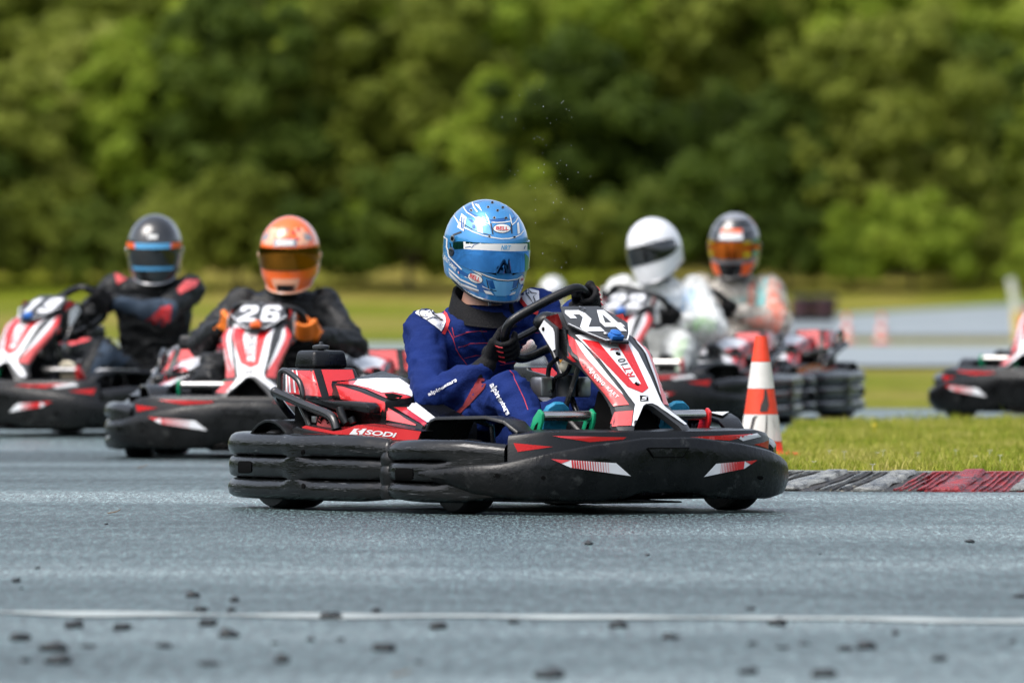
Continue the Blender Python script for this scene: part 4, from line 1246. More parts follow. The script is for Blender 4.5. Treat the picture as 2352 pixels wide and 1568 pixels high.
def steering_wheel(root, C, a1, a2):
    """D-shaped rim: a1 across from right grip to left grip, a2 down the wheel"""
    a1 = Vector(a1).normalized(); a2 = Vector(a2); a2 = (a2 - a1 * a2.dot(a1)).normalized()
    shape = [(-.165, .0), (-.163, -.045), (-.135, -.088), (-.07, -.10), (.07, -.10), (.135, -.088), (.163, -.045), (.165, 0), (.155, .06), (.115, .105), (.05, .118), (-.05, .118), (-.115, .105), (-.155, .06)]
    b = MB(); b.tube([Vector(C) + a1 * x + a2 * y for x, y in shape], .0165, 10, 4, closed=True)
    o = b.obj('steering_wheel', BLACK, root)
    n = a1.cross(a2)
    hb = MB(); hb.tube([Vector(C) - a1 * .15, Vector(C) + a1 * .15], .012, 8); hb.tube([Vector(C), Vector(C) + a2 * .11], .012, 8)
    hb.ball(Vector(C), (.05, .05, .04), 14, 8)
    hb.obj('hub', BLACK, o)
    return lambda x, y: Vector(C) + a1 * x + a2 * y
# ------------------------------------------------------------------ drivers
SKIN = mat('skin', (0.50, 0.27, 0.19), 0.5, var=0.12)
BEARD = mat('dark_beard', (0.03, 0.018, 0.012), 0.8, var=0.3)

def remesh(mb, voxel, smooth_it=5):
    me = mb.mesh('tmp')
    o = bpy.data.objects.new('tmp', me); col.objects.link(o)
    rm = o.modifiers.new('r', 'REMESH'); rm.mode = 'VOXEL'; rm.voxel_size = voxel; rm.adaptivity = 0
    sm = o.modifiers.new('s', 'SMOOTH'); sm.factor = .5; sm.iterations = smooth_it
    dg = bpy.context.evaluated_depsgraph_get()
    out = bpy.data.meshes.new_from_object(o.evaluated_get(dg))
    bpy.data.objects.remove(o); bpy.data.meshes.remove(me)
    out.materials.clear()
    return out

def wrinkle(me, amp, seed, spots=(), fine=.5):
    """cloth folds: ridged noise along the normals, stronger round the joints"""
    off = Vector((seed * 7.3, seed * 3.1, seed * 5.7))
    no = [v.normal.copy() for v in me.vertices]
    for v, n in zip(me.vertices, no):
        p = v.co
        q = Vector((p.x * 9, p.y * 9, p.z * 15)) + off
        q = q + noise.noise_vector(q * .5) * .8
        r = 1 - abs(noise.noise(q)) * 3.6
        k = 1.0
        for c, rad, mul in spots:
            d = (p - c).length
            if d < rad: k += mul * (1 - d / rad)
        cr = max(0.0, 1 - abs(noise.noise(Vector((q.x * 1.3, q.y * 1.3, q.z * 2.1)))) * 7.0)
        v.co = p + n * (amp * k * (r * .6 + fine * noise.noise(q * 2.3) - .55 * cr))
    me.update()

def bvh_of(me):
    return BVHTree.FromPolygons([v.co.copy() for v in me.vertices], [tuple(p.vertices) for p in me.polygons])

def suit_body(parent, J, m, seed, amp=.007, inflate=0.0, name='body', voxel=.013):
    b = MB()
    g = inflate
    # torso: ellipses up the spine, twisting with the shoulders
    pel, sr, sl, neck = Vector(J['pelvis']), Vector(J['sh_r']), Vector(J['sh_l']), Vector(J['neck'])
    mid = (sr + sl) / 2
    lat1 = (sl - sr).normalized(); lat0 = Vector((0, 1, 0))
    spine = [(0, .165, .125), (.18, .175, .13), (.40, .175, .135), (.62, .195, .140), (.80, .205, .125), (.93, .165, .10), (1.01, .085, .075), (1.06, .07, .068)]
    rings = []
    for u, w, d in spine:
        if u <= .93:
            base = pel.lerp(mid + Vector((0, 0, .03)), u / .93)
            base = base + Vector((-.05 * math.sin(PI * u / .93), 0, 0))
        else:
            base = (mid + Vector((0, 0, .03))).lerp(neck, (u - .93) / .23)
        lat = lat0.lerp(lat1, min(1, u)).normalized()
        up = (neck - pel).normalized()
        fw = lat.cross(up).normalized()
        ring = []
        for k in range(20):
            a = 2 * PI * k / 20
            ring.append(base + lat * (math.copysign(abs(math.cos(a)) ** .85, math.cos(a)) * (w + g)) + fw * (math.copysign(abs(math.sin(a)) ** .85, math.sin(a)) * (d + g)))
        rings.append(ring)
    b.loft(rings)
    b.ball(pel + Vector((.0, 0, -.02)), (.15 + g, .18 + g, .11 + g), 16, 10)
    for s in ('r', 'l'):
        sh, el, wr = Vector(J['sh_' + s]), Vector(J['el_' + s]), Vector(J['wr_' + s])
        b.ball(sh, .082 + g, 14, 10)
        b.capsule(sh, el, .074 + g, .064 + g, 14)
        b.capsule(el, el.lerp(wr, .55), .064 + g, .058 + g, 14)
        b.capsule(el.lerp(wr, .5), wr, .058 + g, .046 + g, 14)
        hp, kn, an = Vector(J['hip_' + s]), Vector(J['kn_' + s]), Vector(J['an_' + s])
        b.capsule(hp, kn, .105 + g, .076 + g, 14)
        b.capsule(kn, kn.lerp(an, .4), .076 + g, .070 + g, 14)
        b.capsule(kn.lerp(an, .35), an, .070 + g, .056 + g, 14)
    me = remesh(b, voxel, 6)
    spots = []
    for s in ('r', 'l'):
        spots += [(Vector(J['el_' + s]), .13, 1.3), (Vector(J['kn_' + s]), .12, .6), (Vector(J['sh_' + s]) - Vector((0, 0, .08)), .12, .8), (Vector(J['an_' + s]), .12, 1.0)]
    spots.append((pel + Vector((.05, 0, .1)), .2, 1.2))
    wrinkle(me, amp, seed, spots)
    o = link(name, me, m, parent, True, 80)
    return o, me

def glove(parent, name, W, G, tng, outw, fwd, m, side_sign=1.0, trim=None):
    """a gloved hand closed round a rim: wrist W, grip G, rim direction tng, outw away from the wheel's middle, fwd the far side of the rim"""
    W, G = Vector(W), Vector(G); t = Vector(tng).normalized(); o = Vector(outw); o = (o - t * o.dot(t)).normalized(); f = t.cross(o)
    if f.dot(Vector(fwd)) < 0: f = -f
    b = MB(); R0 = .034
    def arc(phi, r): return (o * math.cos(phi) + f * math.sin(phi)) * r
    cuff = W - (G - W).normalized() * .045
    b.capsule(cuff, W, .040, .036, 12)
    lens = [(.88, 1.0), (1.0, 1.05), (.97, 1.0), (.82, .9)]
    for k in range(4):
        c = G + t * (.037 - k * .0248)
        r = .0110 - .0012 * (k == 3)
        kn = c + arc(R(-8), R0 + .014)
        b.capsule(W.lerp(kn, .15), kn, .021, .0165, 10)
        ph = [R(-8), R(38), R(80), R(125), R(165), R(200 * lens[k][0])]
        pts = [c + arc(p, R0 + (.014 if i == 0 else .006 if i == 1 else 0)) for i, p in enumerate(ph)]
        for i in range(len(pts) - 1):
            b.capsule(pts[i], pts[i + 1], r * (1.12 if i == 0 else 1.0), r * (1.0 if i < 4 else .85), 8)
    b.ball(W.lerp(G + arc(R(-40), R0 + .01), .55), (.034, .034, .034), 12, 8)
    # thumb on the near side of the rim
    th = [W.lerp(G, .35) + t * .02 + arc(R(-70), .02), G + t * .030 + arc(R(-95), R0 + .008), G + t * .052 + arc(R(-125), R0), G + t * .062 + arc(R(-160), R0 - .002)]
    for i in range(3): b.capsule(th[i], th[i + 1], .0165 - .0015 * i, .0150 - .0015 * i, 8)
    me = remesh(b, .0040, 1)
    ob = link(name, me, m, parent, True, 70)
    if trim:
        for k in range(4):
            c = G + t * (.037 - k * .0248)
            tb = MB(); tb.tube([c + arc(R(p), R0 + .0165) for p in (12, 30, 48)], .0022, 6); tb.obj('seam', trim, ob)
        tb = MB(); tb.tube([W + o * .036 + f * .01, W.lerp(G, .5) + arc(R(-20), .05), G + t * .034 + arc(R(-10), R0 + .028)], .0028, 6, 4); tb.obj('seam', trim, ob)
    return ob, me

def shoe(parent, heel, toe, m, sole, s):
    heel, toe = Vector(heel), Vector(toe); d = (toe - heel); L = d.length; d.normalize()
    lat = Vector((0, 1, 0)); up = d.cross(lat).normalized()
    if up.x > 0: up = -up
    rings = []; rs = []
    for u, w, h in ((0, .018, .02), (.05, .030, .055), (.2, .036, .075), (.4, .038, .07), (.6, .045, .05), (.8, .048, .038), (.93, .040, .028), (1, .016, .012)):
        c = heel + d * L * u
        ring = []
        for k in range(14):
            a = 2 * PI * k / 14
            ring.append(c + lat * w * math.cos(a) + up * (h * (math.sin(a) * .5 + .5)))
        rings.append(ring)
        rs.append([c + lat * (w + .003) + up * .012, c - lat * (w + .003) + up * .012, c - lat * (w + .003) - up * .008, c + lat * (w + .003) - up * .008])
    b = MB(); b.loft(rings); o = b.obj('shoe', m, parent)
    q = MB(); q.loft(rs); q.obj('sole', sole, o, .004)
    return o

# -- helmet shell as a surface over direction and height
def helm_r(z):
    """front, back and side radius at height z (shell from -.165 to .175)"""
    if z >= 0:
        k = max(0.0, 1 - (z / .176) ** 2.15) ** .5
        return .166 * k, .168 * k, .139 * k
    u = -z / .165
    return .166 - .012 * u ** 2.4, .168 - .045 * u ** 2, .139 - .030 * u ** 2.0

def helm_pt(az, z, off=0.0):
    fr_, bk, sd = helm_r(z)
    c, s = math.cos(az), math.sin(az)
    a = fr_ if c >= 0 else bk
    e = 2.25
    r = 1.0 / ((abs(c) / max(a, 1e-5)) ** e + (abs(s) / max(sd, 1e-5)) ** e) ** (1 / e)
    p = Vector((c * r, s * r, z))
    if off:
        n = Vector((c * r / (a * a + 1e-6), s * r / (sd * sd + 1e-6), (z / .176 ** 2) if z > 0 else z * 4)).normalized()
        p = p + n * off
    return p

def helm_patch(rows, off, thick=0.0, sub=24):
    """rows: list of (z, az0, az1)"""
    b = MB(); n = sub + 1
    vs = []; 
    for z, a0, a1 in rows:
        vs += [helm_pt(R(a0 + (a1 - a0) * k / sub), z, off) for k in range(n)]
    fs = [(i * n + k, i * n + k + 1, (i + 1) * n + k + 1, (i + 1) * n + k) for i in range(len(rows) - 1) for k in range(sub)]
    b.add(vs, fs)
    return b

def smooth_rows(z0, z1, f0, n=8):
    return [(z0 + (z1 - z0) * k / n, -f0(k / n), f0(k / n)) for k in range(n + 1)]

def helmet(parent, C, yaw, pitch, roll, shell, trimm, visor_m, chin_m=None):
    """returns helmet object (part) and its matrix in the kart's axes"""
    M = Matrix.Translation(Vector(C)) @ Euler((roll, pitch, yaw), 'XYZ').to_matrix().to_4x4()
    b = MB(); N = 48; rings = []
    zs = [.1755, .174, .17, .16, .145, .125, .10, .075, .05, .025, 0, -.03, -.06, -.09, -.115, -.14, -.155, -.165]
    for z in zs:
        k = max(0, min(1, (-z - .10) / .065))
        ring = []
        for j in range(N):
            az = 2 * PI * j / N
            p = helm_pt(az, z)
            lift = .070 * k * (.5 - .5 * math.cos(az)) + .014 * k * math.sin(az) ** 2     # lower edge rises behind the chin bar
            ring.append(Vector((p.x, p.y, p.z + lift)))
        rings.append(ring)
    inner = [Vector((p.x * .9, p.y * .88, p.z + .004)) for p in rings[-1]]
    deep = [Vector((p.x * .82, p.y * .78, p.z + .06)) for p in rings[-1]]
    b.loft(rings + [inner, deep], cap=True)
    b.xf(M); o = b.obj('helmet', shell, parent, angle=50)
    e = MB(); e.tube([M @ Vector((p.x * .985, p.y * .985, p.z - .003)) for p in rings[-1]], .006, 8, closed=True); e.obj('edge_trim', trimm, o)
    # visor
    vz = list(range(9))
    def vis_grid(off):
        g = MB(); vs = []
        for i in range(9):
            for k in range(31):
                a_ = -83 + 166 * k / 30.0; q = (abs(a_) / 83.0)
                zb_ = -.062 + .040 * q ** 3.0; zt_ = .041 - .012 * q ** 6
                vs.append(helm_pt(R(a_), zb_ + (zt_ - zb_) * i / 8.0, off))
        g.add(vs, [(i * 31 + k, i * 31 + k + 1, (i + 1) * 31 + k + 1, (i + 1) * 31 + k) for i in range(8) for k in range(30)])
        return g
    v = vis_grid(.0045)
    n0 = len(v.v)
    w = vis_grid(.0010)
    rim = MB(); rim.v = v.v + w.v; rim.f = list(v.f)
    n = 31; m_ = len(vz)
    for k in range(30):
        rim.f += [(k, n0 + k, n0 + k + 1, k + 1), ((m_ - 1) * n + k, (m_ - 1) * n + k + 1, n0 + (m_ - 1) * n + k + 1, n0 + (m_ - 1) * n + k)]
    for i in range(m_ - 1):
        rim.f += [(i * n, (i + 1) * n, n0 + (i + 1) * n, n0 + i * n), (i * n + 30, n0 + i * n + 30, n0 + (i + 1) * n + 30, (i + 1) * n + 30)]
    rim.xf(M); vo = rim.obj('visor', visor_m, o)
    for s in (-1, 1):
        pv = MB(); c0 = helm_pt(R(s * 86), -.004, .002); nn = Vector((.05, s, 0)).normalized()
        pv.lathe([(0, .017), (.005, .016), (.007, .011), (.0072, .001)], c0, nn, 16, close=False); pv.xf(M); pv.obj('visor_pivot', trimm, o)
    b.M = M
    return o, b, M

def hpatch(o, M, name, rows, m, off=.0015, sub=16):
    q = helm_patch(rows, off, sub=sub); q.xf(M); return q.obj(name, m, o)
# ------------------------------------------------------------------ materials of the drivers' kit
NAVY = mat('navy_racing_suit', (0.008, 0.022, 0.120), 0.8, spec=.12, var=0.18, vs=7, bump=0.35, bs=140, rvar=.05)
NAVY_W = mat('white_suit_panel', (0.70, 0.71, 0.76), 0.7, var=0.06, bump=0.15, bs=150)
NAVY_R = mat('red_suit_piping', (0.58, 0.03, 0.035), 0.65, var=0.1, bump=.15, bs=150)
STITCH = mat('red_stitching', (0.42, 0.03, 0.05), 0.8, var=0.1)
DKRED = mat('dark_red_stretch_panel', (0.16, 0.010, 0.014), 0.8, var=0.2, bump=.3, bs=160)
GLBLK = mat('black_glove_fabric', (0.006, 0.006, 0.007), 0.7, spec=.2, var=0.3, bump=.4, bs=200)
GLRED = mat('red_glove_seam', (0.55, 0.02, 0.03), 0.6)
TEAL = mat('teal_shoe_sole', (0.008, 0.20, 0.36), 0.6, var=0.2, bump=.4, bs=70)
BLKCL = mat('black_jacket', (0.008, 0.009, 0.010), 0.5, spec=.3, var=0.3, bump=.35, bs=90)
GRYCL = mat('slate_grey_overall', (0.05, 0.07, 0.10), 0.8, spec=.15, var=0.2, bump=.3, bs=110)
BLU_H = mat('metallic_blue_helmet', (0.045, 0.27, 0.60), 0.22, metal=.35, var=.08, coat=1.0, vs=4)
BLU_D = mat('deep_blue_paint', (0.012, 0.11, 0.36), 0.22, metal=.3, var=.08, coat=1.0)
BLU_L = mat('light_blue_paint', (0.16, 0.46, 0.78), 0.22, metal=.2, var=.06, coat=1.0)
BLK_P = mat('black_paint_line', (0.008, 0.012, 0.02), 0.25, var=.1, coat=.8)
BVIS = mat('blue_mirror_visor', (0.10, 0.40, 1.0), 0.05, metal=1.0, var=.06, rvar=.02, vs=5)
CREAM = mat('off_white_paint', (0.72, 0.72, 0.70), 0.3, var=.05, coat=.6)
OR_H = mat('orange_helmet', (0.90, 0.14, 0.012), 0.25, var=.08, coat=1.0)
OR_L = mat('pale_orange_paint', (0.85, 0.42, 0.26), 0.25, var=.08, coat=1.0)
OR_V = mat('amber_mirror_visor', (0.30, 0.12, 0.015), 0.08, metal=1.0, var=.1, rvar=.03)
OR_G = mat('orange_glove_leather', (0.88, 0.20, 0.012), 0.5, var=.12, bump=.4, bs=90)
BK_H = mat('black_helmet', (0.010, 0.011, 0.012), 0.2, var=.2, coat=1.0)
GY_H = mat('silver_grey_paint', (0.32, 0.33, 0.35), 0.25, metal=.5, var=.1, coat=.8)
DKVIS = mat('dark_visor', (0.006, 0.007, 0.008), 0.06, var=.1, rvar=.02, coat=1.0)
SKYB = mat('sky_blue_strip', (0.10, 0.38, 0.68), 0.35, var=.08)
FLAME = mat('bright_orange_strip', (0.85, 0.13, 0.03), 0.35, var=.08)
WH_H = mat('white_helmet', (0.80, 0.81, 0.83), 0.2, var=.03, coat=1.0)
YELV = mat('yellow_iridescent_film', (0.80, 0.62, 0.04), 0.1, metal=.8, var=.1)
TEALV = mat('teal_iridescent_film', (0.05, 0.50, 0.55), 0.1, metal=.8, var=.1)
FIREV = mat('fire_iridescent_visor', (0.70, 0.16, 0.02), 0.1, metal=.9, var=.25, vs=6)
LBLUE = mat('light_blue_suit', (0.03, 0.34, 0.72), 0.7, var=.1, bump=.3)
PALE = mat('pale_grey_suit', (0.74, 0.76, 0.76), 0.7, var=.12, bump=.3)
LIME = mat('lime_suit_panel', (0.26, 0.62, 0.10), 0.7, var=.15)
RUST = mat('orange_red_suit', (0.70, 0.12, 0.05), 0.7, var=.15, bump=.3)
TQ = mat('turquoise_suit_panel', (0.03, 0.46, 0.50), 0.7, var=.12)
TAUPE = mat('grey_taupe_suit', (0.28, 0.26, 0.23), 0.7, var=.15)

def poncho_mat(name, c, alpha):
    m = bpy.data.materials.new(name); m.use_nodes = True; nt = m.node_tree
    b = nt.nodes['Principled BSDF']; outn = nt.nodes['Material Output']
    tc = nt.nodes.new('ShaderNodeTexCoord'); nz = nt.nodes.new('ShaderNodeTexNoise'); nz.inputs['Scale'].default_value = 14; nz.inputs['Detail'].default_value = 6
    mp = nt.nodes.new('ShaderNodeMapping'); mp.inputs['Scale'].default_value = (1, 1, .45)
    nt.links.new(tc.outputs['Object'], mp.inputs['Vector']); nt.links.new(mp.outputs['Vector'], nz.inputs['Vector'])
    mr = nt.nodes.new('ShaderNodeMapRange'); mr.inputs['From Min'].default_value = .35; mr.inputs['From Max'].default_value = .7
    mr.inputs['To Min'].default_value = alpha - .15; mr.inputs['To Max'].default_value = min(1, alpha + .3)
    nt.links.new(nz.outputs['Fac'], mr.inputs['Value'])
    b.inputs['Base Color'].default_value = (*c, 1); b.inputs['Roughness'].default_value = .35
    bp = nt.nodes.new('ShaderNodeBump'); bp.inputs['Strength'].default_value = .5; bp.inputs['Distance'].default_value = .02
    nt.links.new(nz.outputs['Fac'], bp.inputs['Height']); nt.links.new(bp.outputs['Normal'], b.inputs['Normal'])
    tr = nt.nodes.new('ShaderNodeBsdfTransparent'); mx = nt.nodes.new('ShaderNodeMixShader')
    nt.links.new(mr.outputs['Result'], mx.inputs['Fac']); nt.links.new(tr.outputs['BSDF'], mx.inputs[1]); nt.links.new(b.outputs['BSDF'], mx.inputs[2])
    nt.links.new(mx.outputs['Shader'], outn.inputs['Surface'])
    return m
PONCHO_W = poncho_mat('clear_white_rain_poncho', (0.82, 0.83, 0.80), .40)
PONCHO_B = poncho_mat('clear_beige_rain_poncho', (0.70, 0.64, 0.56), .28)

def joints(lean=0.0, fwd=0.0, head=(0, 0), wheel=None, twist=0.0, up=0.0):
    """a driver seated in the kart, hands on the wheel; wheel = function to rim points"""
    J = {'pelvis': (-.42, 0, .20), 'sh_r': (-.30 + fwd - twist, -.195 + lean, .645 + up), 'sh_l': (-.30 + fwd + twist, .195 + lean, .645 + up), 'neck': (-.27 + fwd, lean * 1.1, .775 + up)}
    for s, k in (('r', -1), ('l', 1)):
        J['hip_' + s] = (-.34, k * .11, .17); J['kn_' + s] = (.33, k * .24, .415); J['an_' + s] = (.575, k * .25, .215)
    return J

def seat_driver(fr, lab, cat, J, suit, glove_m, shoe_m, sole_m, hands, seed, glove_trim=None, poncho=None, body_mats=None):
    p = empty('person', fr.loc, fr.rz); tag(p, lab, cat)
    for s, k in (('r', -1), ('l', 1)):
        G, W, t, o, f = hands[s]
        gdir = (Vector(G) - Vector(W)).normalized()
        J['wr_' + s] = tuple(Vector(W) - gdir * .03)
        sh = Vector(J['sh_' + s]); wr = Vector(J['wr_' + s])
        if 'el_' + s not in J:
            # bend the elbow outwards and down so that both arm bones keep their length
            d = wr - sh; L = d.length; a, b_ = .30, .27
            x = max(-1, min(1, (a * a + L * L - b_ * b_) / (2 * a * L))); h = a * math.sqrt(max(0, 1 - x * x))
            side = Vector((0, k * .75, -.65)); side = (side - d.normalized() * side.dot(d.normalized())).normalized()
            J['el_' + s] = tuple(sh + d.normalized() * a * x + side * h)
    body, me = suit_body(p, J, suit, seed, amp=.010)
    for s in ('r', 'l'):
        G, W, t, o, f = hands[s]
        glove(p, 'glove', W, G, t, o, f, glove_m, trim=glove_trim)
        k = -1 if s == 'r' else 1
        an = Vector(J['an_' + s])
        shoe(p, (an.x - .01, an.y, an.z - .075), (an.x + .088, an.y, an.z + .165), shoe_m, sole_m, k)
    pm = None
    if poncho:
        po, pm = suit_body(p, J, poncho, seed + 3, amp=.009, inflate=.022, name='rain_poncho', voxel=.015)
    nk = MB(); n0 = Vector(J['neck']); nk.tube([n0 - Vector((0, 0, .06)), n0 + Vector((.005, 0, .0)), n0 + Vector((.015, 0, .08))], [.080, .066, .064], 16)
    return p, body, me, nk, pm

def wheel_hands(rim, a1, a2, xr=(-.163, .01), xl=(.163, .01)):
    """grips at both sides of a rim given by rim(x, y)"""
    n = Vector(a1).cross(Vector(a2)); n.normalize()
    if n.x < 0: n = -n          # away from the driver
    out = {}
    for s, (x, y) in (('r', xr), ('l', xl)):
        G = rim(x, y); C = rim(0, 0)
        tng = (rim(x, y - .03) - rim(x, y + .03)) if abs(x) > .12 else (rim(x + .03, y) - rim(x - .03, y))
        o = (G - C)
        W = G + o.normalized() * .045 - n * .055 - Vector((0, 0, .055))
        out[s] = (G, W, tng, o, n)
    return out
# ------------------------------------------------------------------ karts on the track
kart_root, KK = build_kart()
NF = KK['NF']
KARTS = [  # frame, number, transponder, label
    (F24, '24', TRANSP, 'red and white kart number 24 leading, in sharp focus in the foreground'),
    (Frame(632, 66.0, -7.0, zg(66.0)), '26', ORTR, 'kart number 26 with an orange transponder, coming head-on at the left'),
    (Frame(229, 73.0, -33.0, zg(73.0)), '19', TRANSP, 'kart number 19 cut by the left edge of the picture'),
    (Frame(1490, 76.9, -14.0, zg(76.9)), '22', TRANSP, 'kart right behind the nose of number 24, driven by the white-helmeted driver'),
    (Frame(1626, 78.9, -18.0, zg(78.9)), '17', TRANSP, 'kart whose rear bumper shows right of the orange and white cone, farthest of the pair'),
    (Frame(2512, 78.9, -28.0, zg(78.9)), '14', TRANSP, 'kart cut by the right edge of the picture, only its nose corner in view'),
]
roots = [kart_root] + [copy_tree(kart_root) for _ in KARTS[1:]]
for k_root, (fr, num, trm, lab) in zip(roots, KARTS):
    k_root.location = fr.loc; k_root.rotation_euler = (0, 0, fr.rz)
    tag(k_root, lab, 'kart', 'racing karts on the wet track')
    number_plate(k_root, NF, num, trm)

A1, A2 = (0, 1, 0), (-.60, 0, -.80)
STEER = {0: ((.218, -.005, .651), (.084, .29, .148), (-.55, 0, -.80)), 1: ((.21, 0, .615), (0, 1, -.10), A2), 2: ((.22, 0, .635), (.10, 1, .42), A2),
         3: ((.22, 0, .635), (.05, 1, -.25), A2), 4: ((.22, 0, .635), (0, 1, -.1), A2), 5: ((.22, 0, .635), (0, 1, 0), A2)}
RIMS = {}
for i, (C_, a1, a2) in STEER.items():
    RIMS[i] = (steering_wheel(roots[i], C_, a1, a2), a1, a2)

# ------------------------------------------------------------------ driver of number 24
J = joints()
J.update({'sh_r': (-.29, -.18, .615), 'sh_l': (-.165, .205, .690), 'neck': (-.225, .02, .775), 'el_r': (-.03, -.335, .385), 'el_l': (.0, .285, .46)})
rim, a1, a2 = RIMS[0]
hd = wheel_hands(rim, a1, a2, (-.163, .005), (.164, .0))
g, w, t_, o_, f_ = hd['r']; hd['r'] = (g, F24.T(1117, 838, l=-.205), t_, o_, f_)
g, w, t_, o_, f_ = hd['l']; hd['l'] = (g, Vector(g) + Vector((-.085, .015, -.025)), t_, Vector((-.05, .45, .85)), f_)
p24, body24, me24, nk, _ = seat_driver(F24, 'driver in a navy racing suit and light blue helmet, steering kart 24', 'person', J, NAVY, GLBLK, TEAL, TEAL, hd, 1, GLRED)
nk.obj('neck', SKIN, p24)
n0 = Vector(J['neck'])
cb_ = MB(); cb_.loft([[n0 + Vector((cx_ + rr_ * math.cos(a_), rr_ * math.sin(a_), zz_ - tl_ * math.cos(a_))) for a_ in [2 * PI * j_ / 24 for j_ in range(24)]] for cx_, rr_, zz_, tl_ in ((-.0, .125, -.125, .02), (-.004, .120, -.095, .03), (-.008, .110, -.064, .04), (-.010, .102, -.040, .05), (-.010, .094, -.042, .05), (-.012, .086, -.08, .05))]); cb_.obj('collar', GLBLK, p24)
bd = MB(); bd.ball(n0 + Vector((.055, .01, .03)), (.05, .055, .035), 14, 8); bd.obj('beard', BEARD, p24)
bb = bvh_of(me24)
D = lambda nm, polys, m, off=.003, grid=7.0: decal(nm, F24, bb, polys, m, body24, off, grid)
D('shoulder_patch', [m2(CB, [(235, 1050), (300, 985), (372, 945), (440, 1010), (488, 1085), (490, 1125), (445, 1205), (380, 1150), (330, 1110)])], NAVY_W)
D('piping', [ribbon2d(m2(CB, [(375, 945), (430, 995), (490, 1065), (512, 1115), (490, 1170), (460, 1228)]), 8)], NAVY_R, .0045)
D('shoulder_patch', [m2(CB, [(1095, 850), (1180, 845), (1265, 868), (1272, 1020), (1240, 1030), (1165, 1000), (1115, 925)])], NAVY_W)
D('piping', [ribbon2d(m2(CB, [(1085, 870), (1115, 930), (1155, 990), (1205, 1028), (1260, 1050)]), 8)], NAVY_R, .0045)
D('star_logo', [ribbon2d(m2(CB, [(268, 1045), (290, 1022), (345, 1050), (360, 1030), (376, 1062), (455, 1113), (385, 1087), (330, 1110), (336, 1084), (285, 1078), (266, 1050)]), 2.4)], BLK_P, .0048)
D('star_logo', [ribbon2d(m2(CW, [(605, 95), (655, 108), (637, 32), (690, 95), (768, 105), (715, 147), (757, 225), (740, 252), (705, 235), (660, 160), (605, 98)]), 2.4)], BLK_P, .0048)
st = [[(560, 1250), (660, 1210), (770, 1200), (830, 1205)], [(590, 1335), (690, 1305), (800, 1300), (850, 1303)], [(490, 1155), (545, 1255), (575, 1350), (640, 1450), (660, 1480)], [(540, 1170), (560, 1260)],
      [(1100, 1225), (1180, 1205), (1270, 1212)], [(1110, 1310), (1200, 1298), (1290, 1300)], [(640, 1425), (740, 1400), (860, 1400)], [(940, 1480), (1040, 1465), (1180, 1440)], [(1100, 1395), (1200, 1388), (1300, 1390)]]
for l in st: D('stitching', [ribbon2d(m2(CB, l), 1.5)], STITCH)
D('stitching', [ribbon2d(m2(CG, [(2190, 430), (2215, 455), (2240, 520), (2290, 620), (2330, 720)]), 1.8)], STITCH)
D('zip', [ribbon2d(m2(CB, [(735, 1050), (755, 1120), (790, 1210), (840, 1300)]), 1.6)], BLK_P)
D('sleeve_panel', [m2(CG, [(1960, 480), (2040, 490), (2010, 560), (1900, 680), (1800, 775), (1750, 775), (1850, 690), (1905, 590)])], DKRED, .0035)
D('sleeve_lettering', [text_quad('alpinestars', CG(1602, 622), CG(1812, 515), CG(1588, 590), .035, .0)], NAVY_W, .0045, 5)
D('knee_lettering', [text_quad('alpinestars', CG(2040, 540), CG(2165, 765), CG(2085, 515), .035, .0)], NAVY_W, .0045, 5)
sp_ = MB(); sp_.tube([n0 + Vector((.08, .03, .01)), n0 + Vector((.10, .05, -.06)), n0 + Vector((.095, .06, -.11))], .008, 6, 3); sp_.obj('chin_strap', GLBLK, p24)
zp = MB(); zp.box(n0 + Vector((.095, -.035, -.055)), (.006, .01, .022)); zp.obj('zip_pull', ALU, p24)

ho, hb, HM = helmet(p24, (-.205, .018, .905), R(-4), R(7), R(1), BLU_H, BLK_P, BVIS)
vis = [c for c in ho.children if c.name.startswith('visor') and 'pivot' not in c.name][0]
bhm = hb.bvh(); bvs = bvh_of(vis.data)
HD = lambda nm, polys, m, off=.0012, bv=bhm: decal(nm, F24, bv, polys, m, ho, off, 5.0)
hl = lambda pts, w: ribbon2d(m2(CH, pts), w)
HD('crown_panel', [m2(CH, [(500, 120), (640, 85), (830, 80), (960, 130), (1060, 220), (1110, 320), (1050, 375), (980, 300), (960, 380), (860, 390), (770, 385), (690, 290), (640, 370), (500, 300), (420, 230), (400, 180)])], BLU_D, .0008)
HD('crown_panel', [m2(CH, [(540, 130), (660, 95), (830, 90), (950, 140), (1045, 225), (1090, 310), (1040, 350), (960, 330), (770, 350), (660, 330), (520, 280), (440, 220)])], BLU_H, .0014)
HD('brow_panel', [m2(CH, [(415, 320), (560, 375), (735, 430), (770, 560), (640, 560), (400, 470), (400, 400)])], BLU_L, .0010)
for pts, wd in (([(400, 110), (375, 180), (420, 250), (540, 325), (640, 380), (735, 415)], 2.2), ([(770, 392), (860, 396), (960, 390), (1030, 378)], 2.2), ([(1060, 430), (1110, 385), (1140, 330)], 2.0),
                ([(270, 230), (235, 290), (300, 400), (400, 475), (520, 530), (640, 575), (760, 602), (900, 625), (1010, 622), (1100, 603), (1180, 563), (1222, 510)], 2.4),
                ([(390, 1160), (560, 1235)], 1.0), ([(560, 1090), (700, 1150), (850, 1200), (1000, 1215), (1130, 1198), (1205, 1150)], 2.2), ([(150, 800), (170, 880), (250, 960), (350, 1060)], 2.6),
                ([(85, 590), (140, 630), (135, 740), (160, 810)], 3.0), ([(215, 260), (260, 330), (300, 380)], 2.0)):
    HD('paint_line', [hl(pts, wd)], CREAM, .0018)
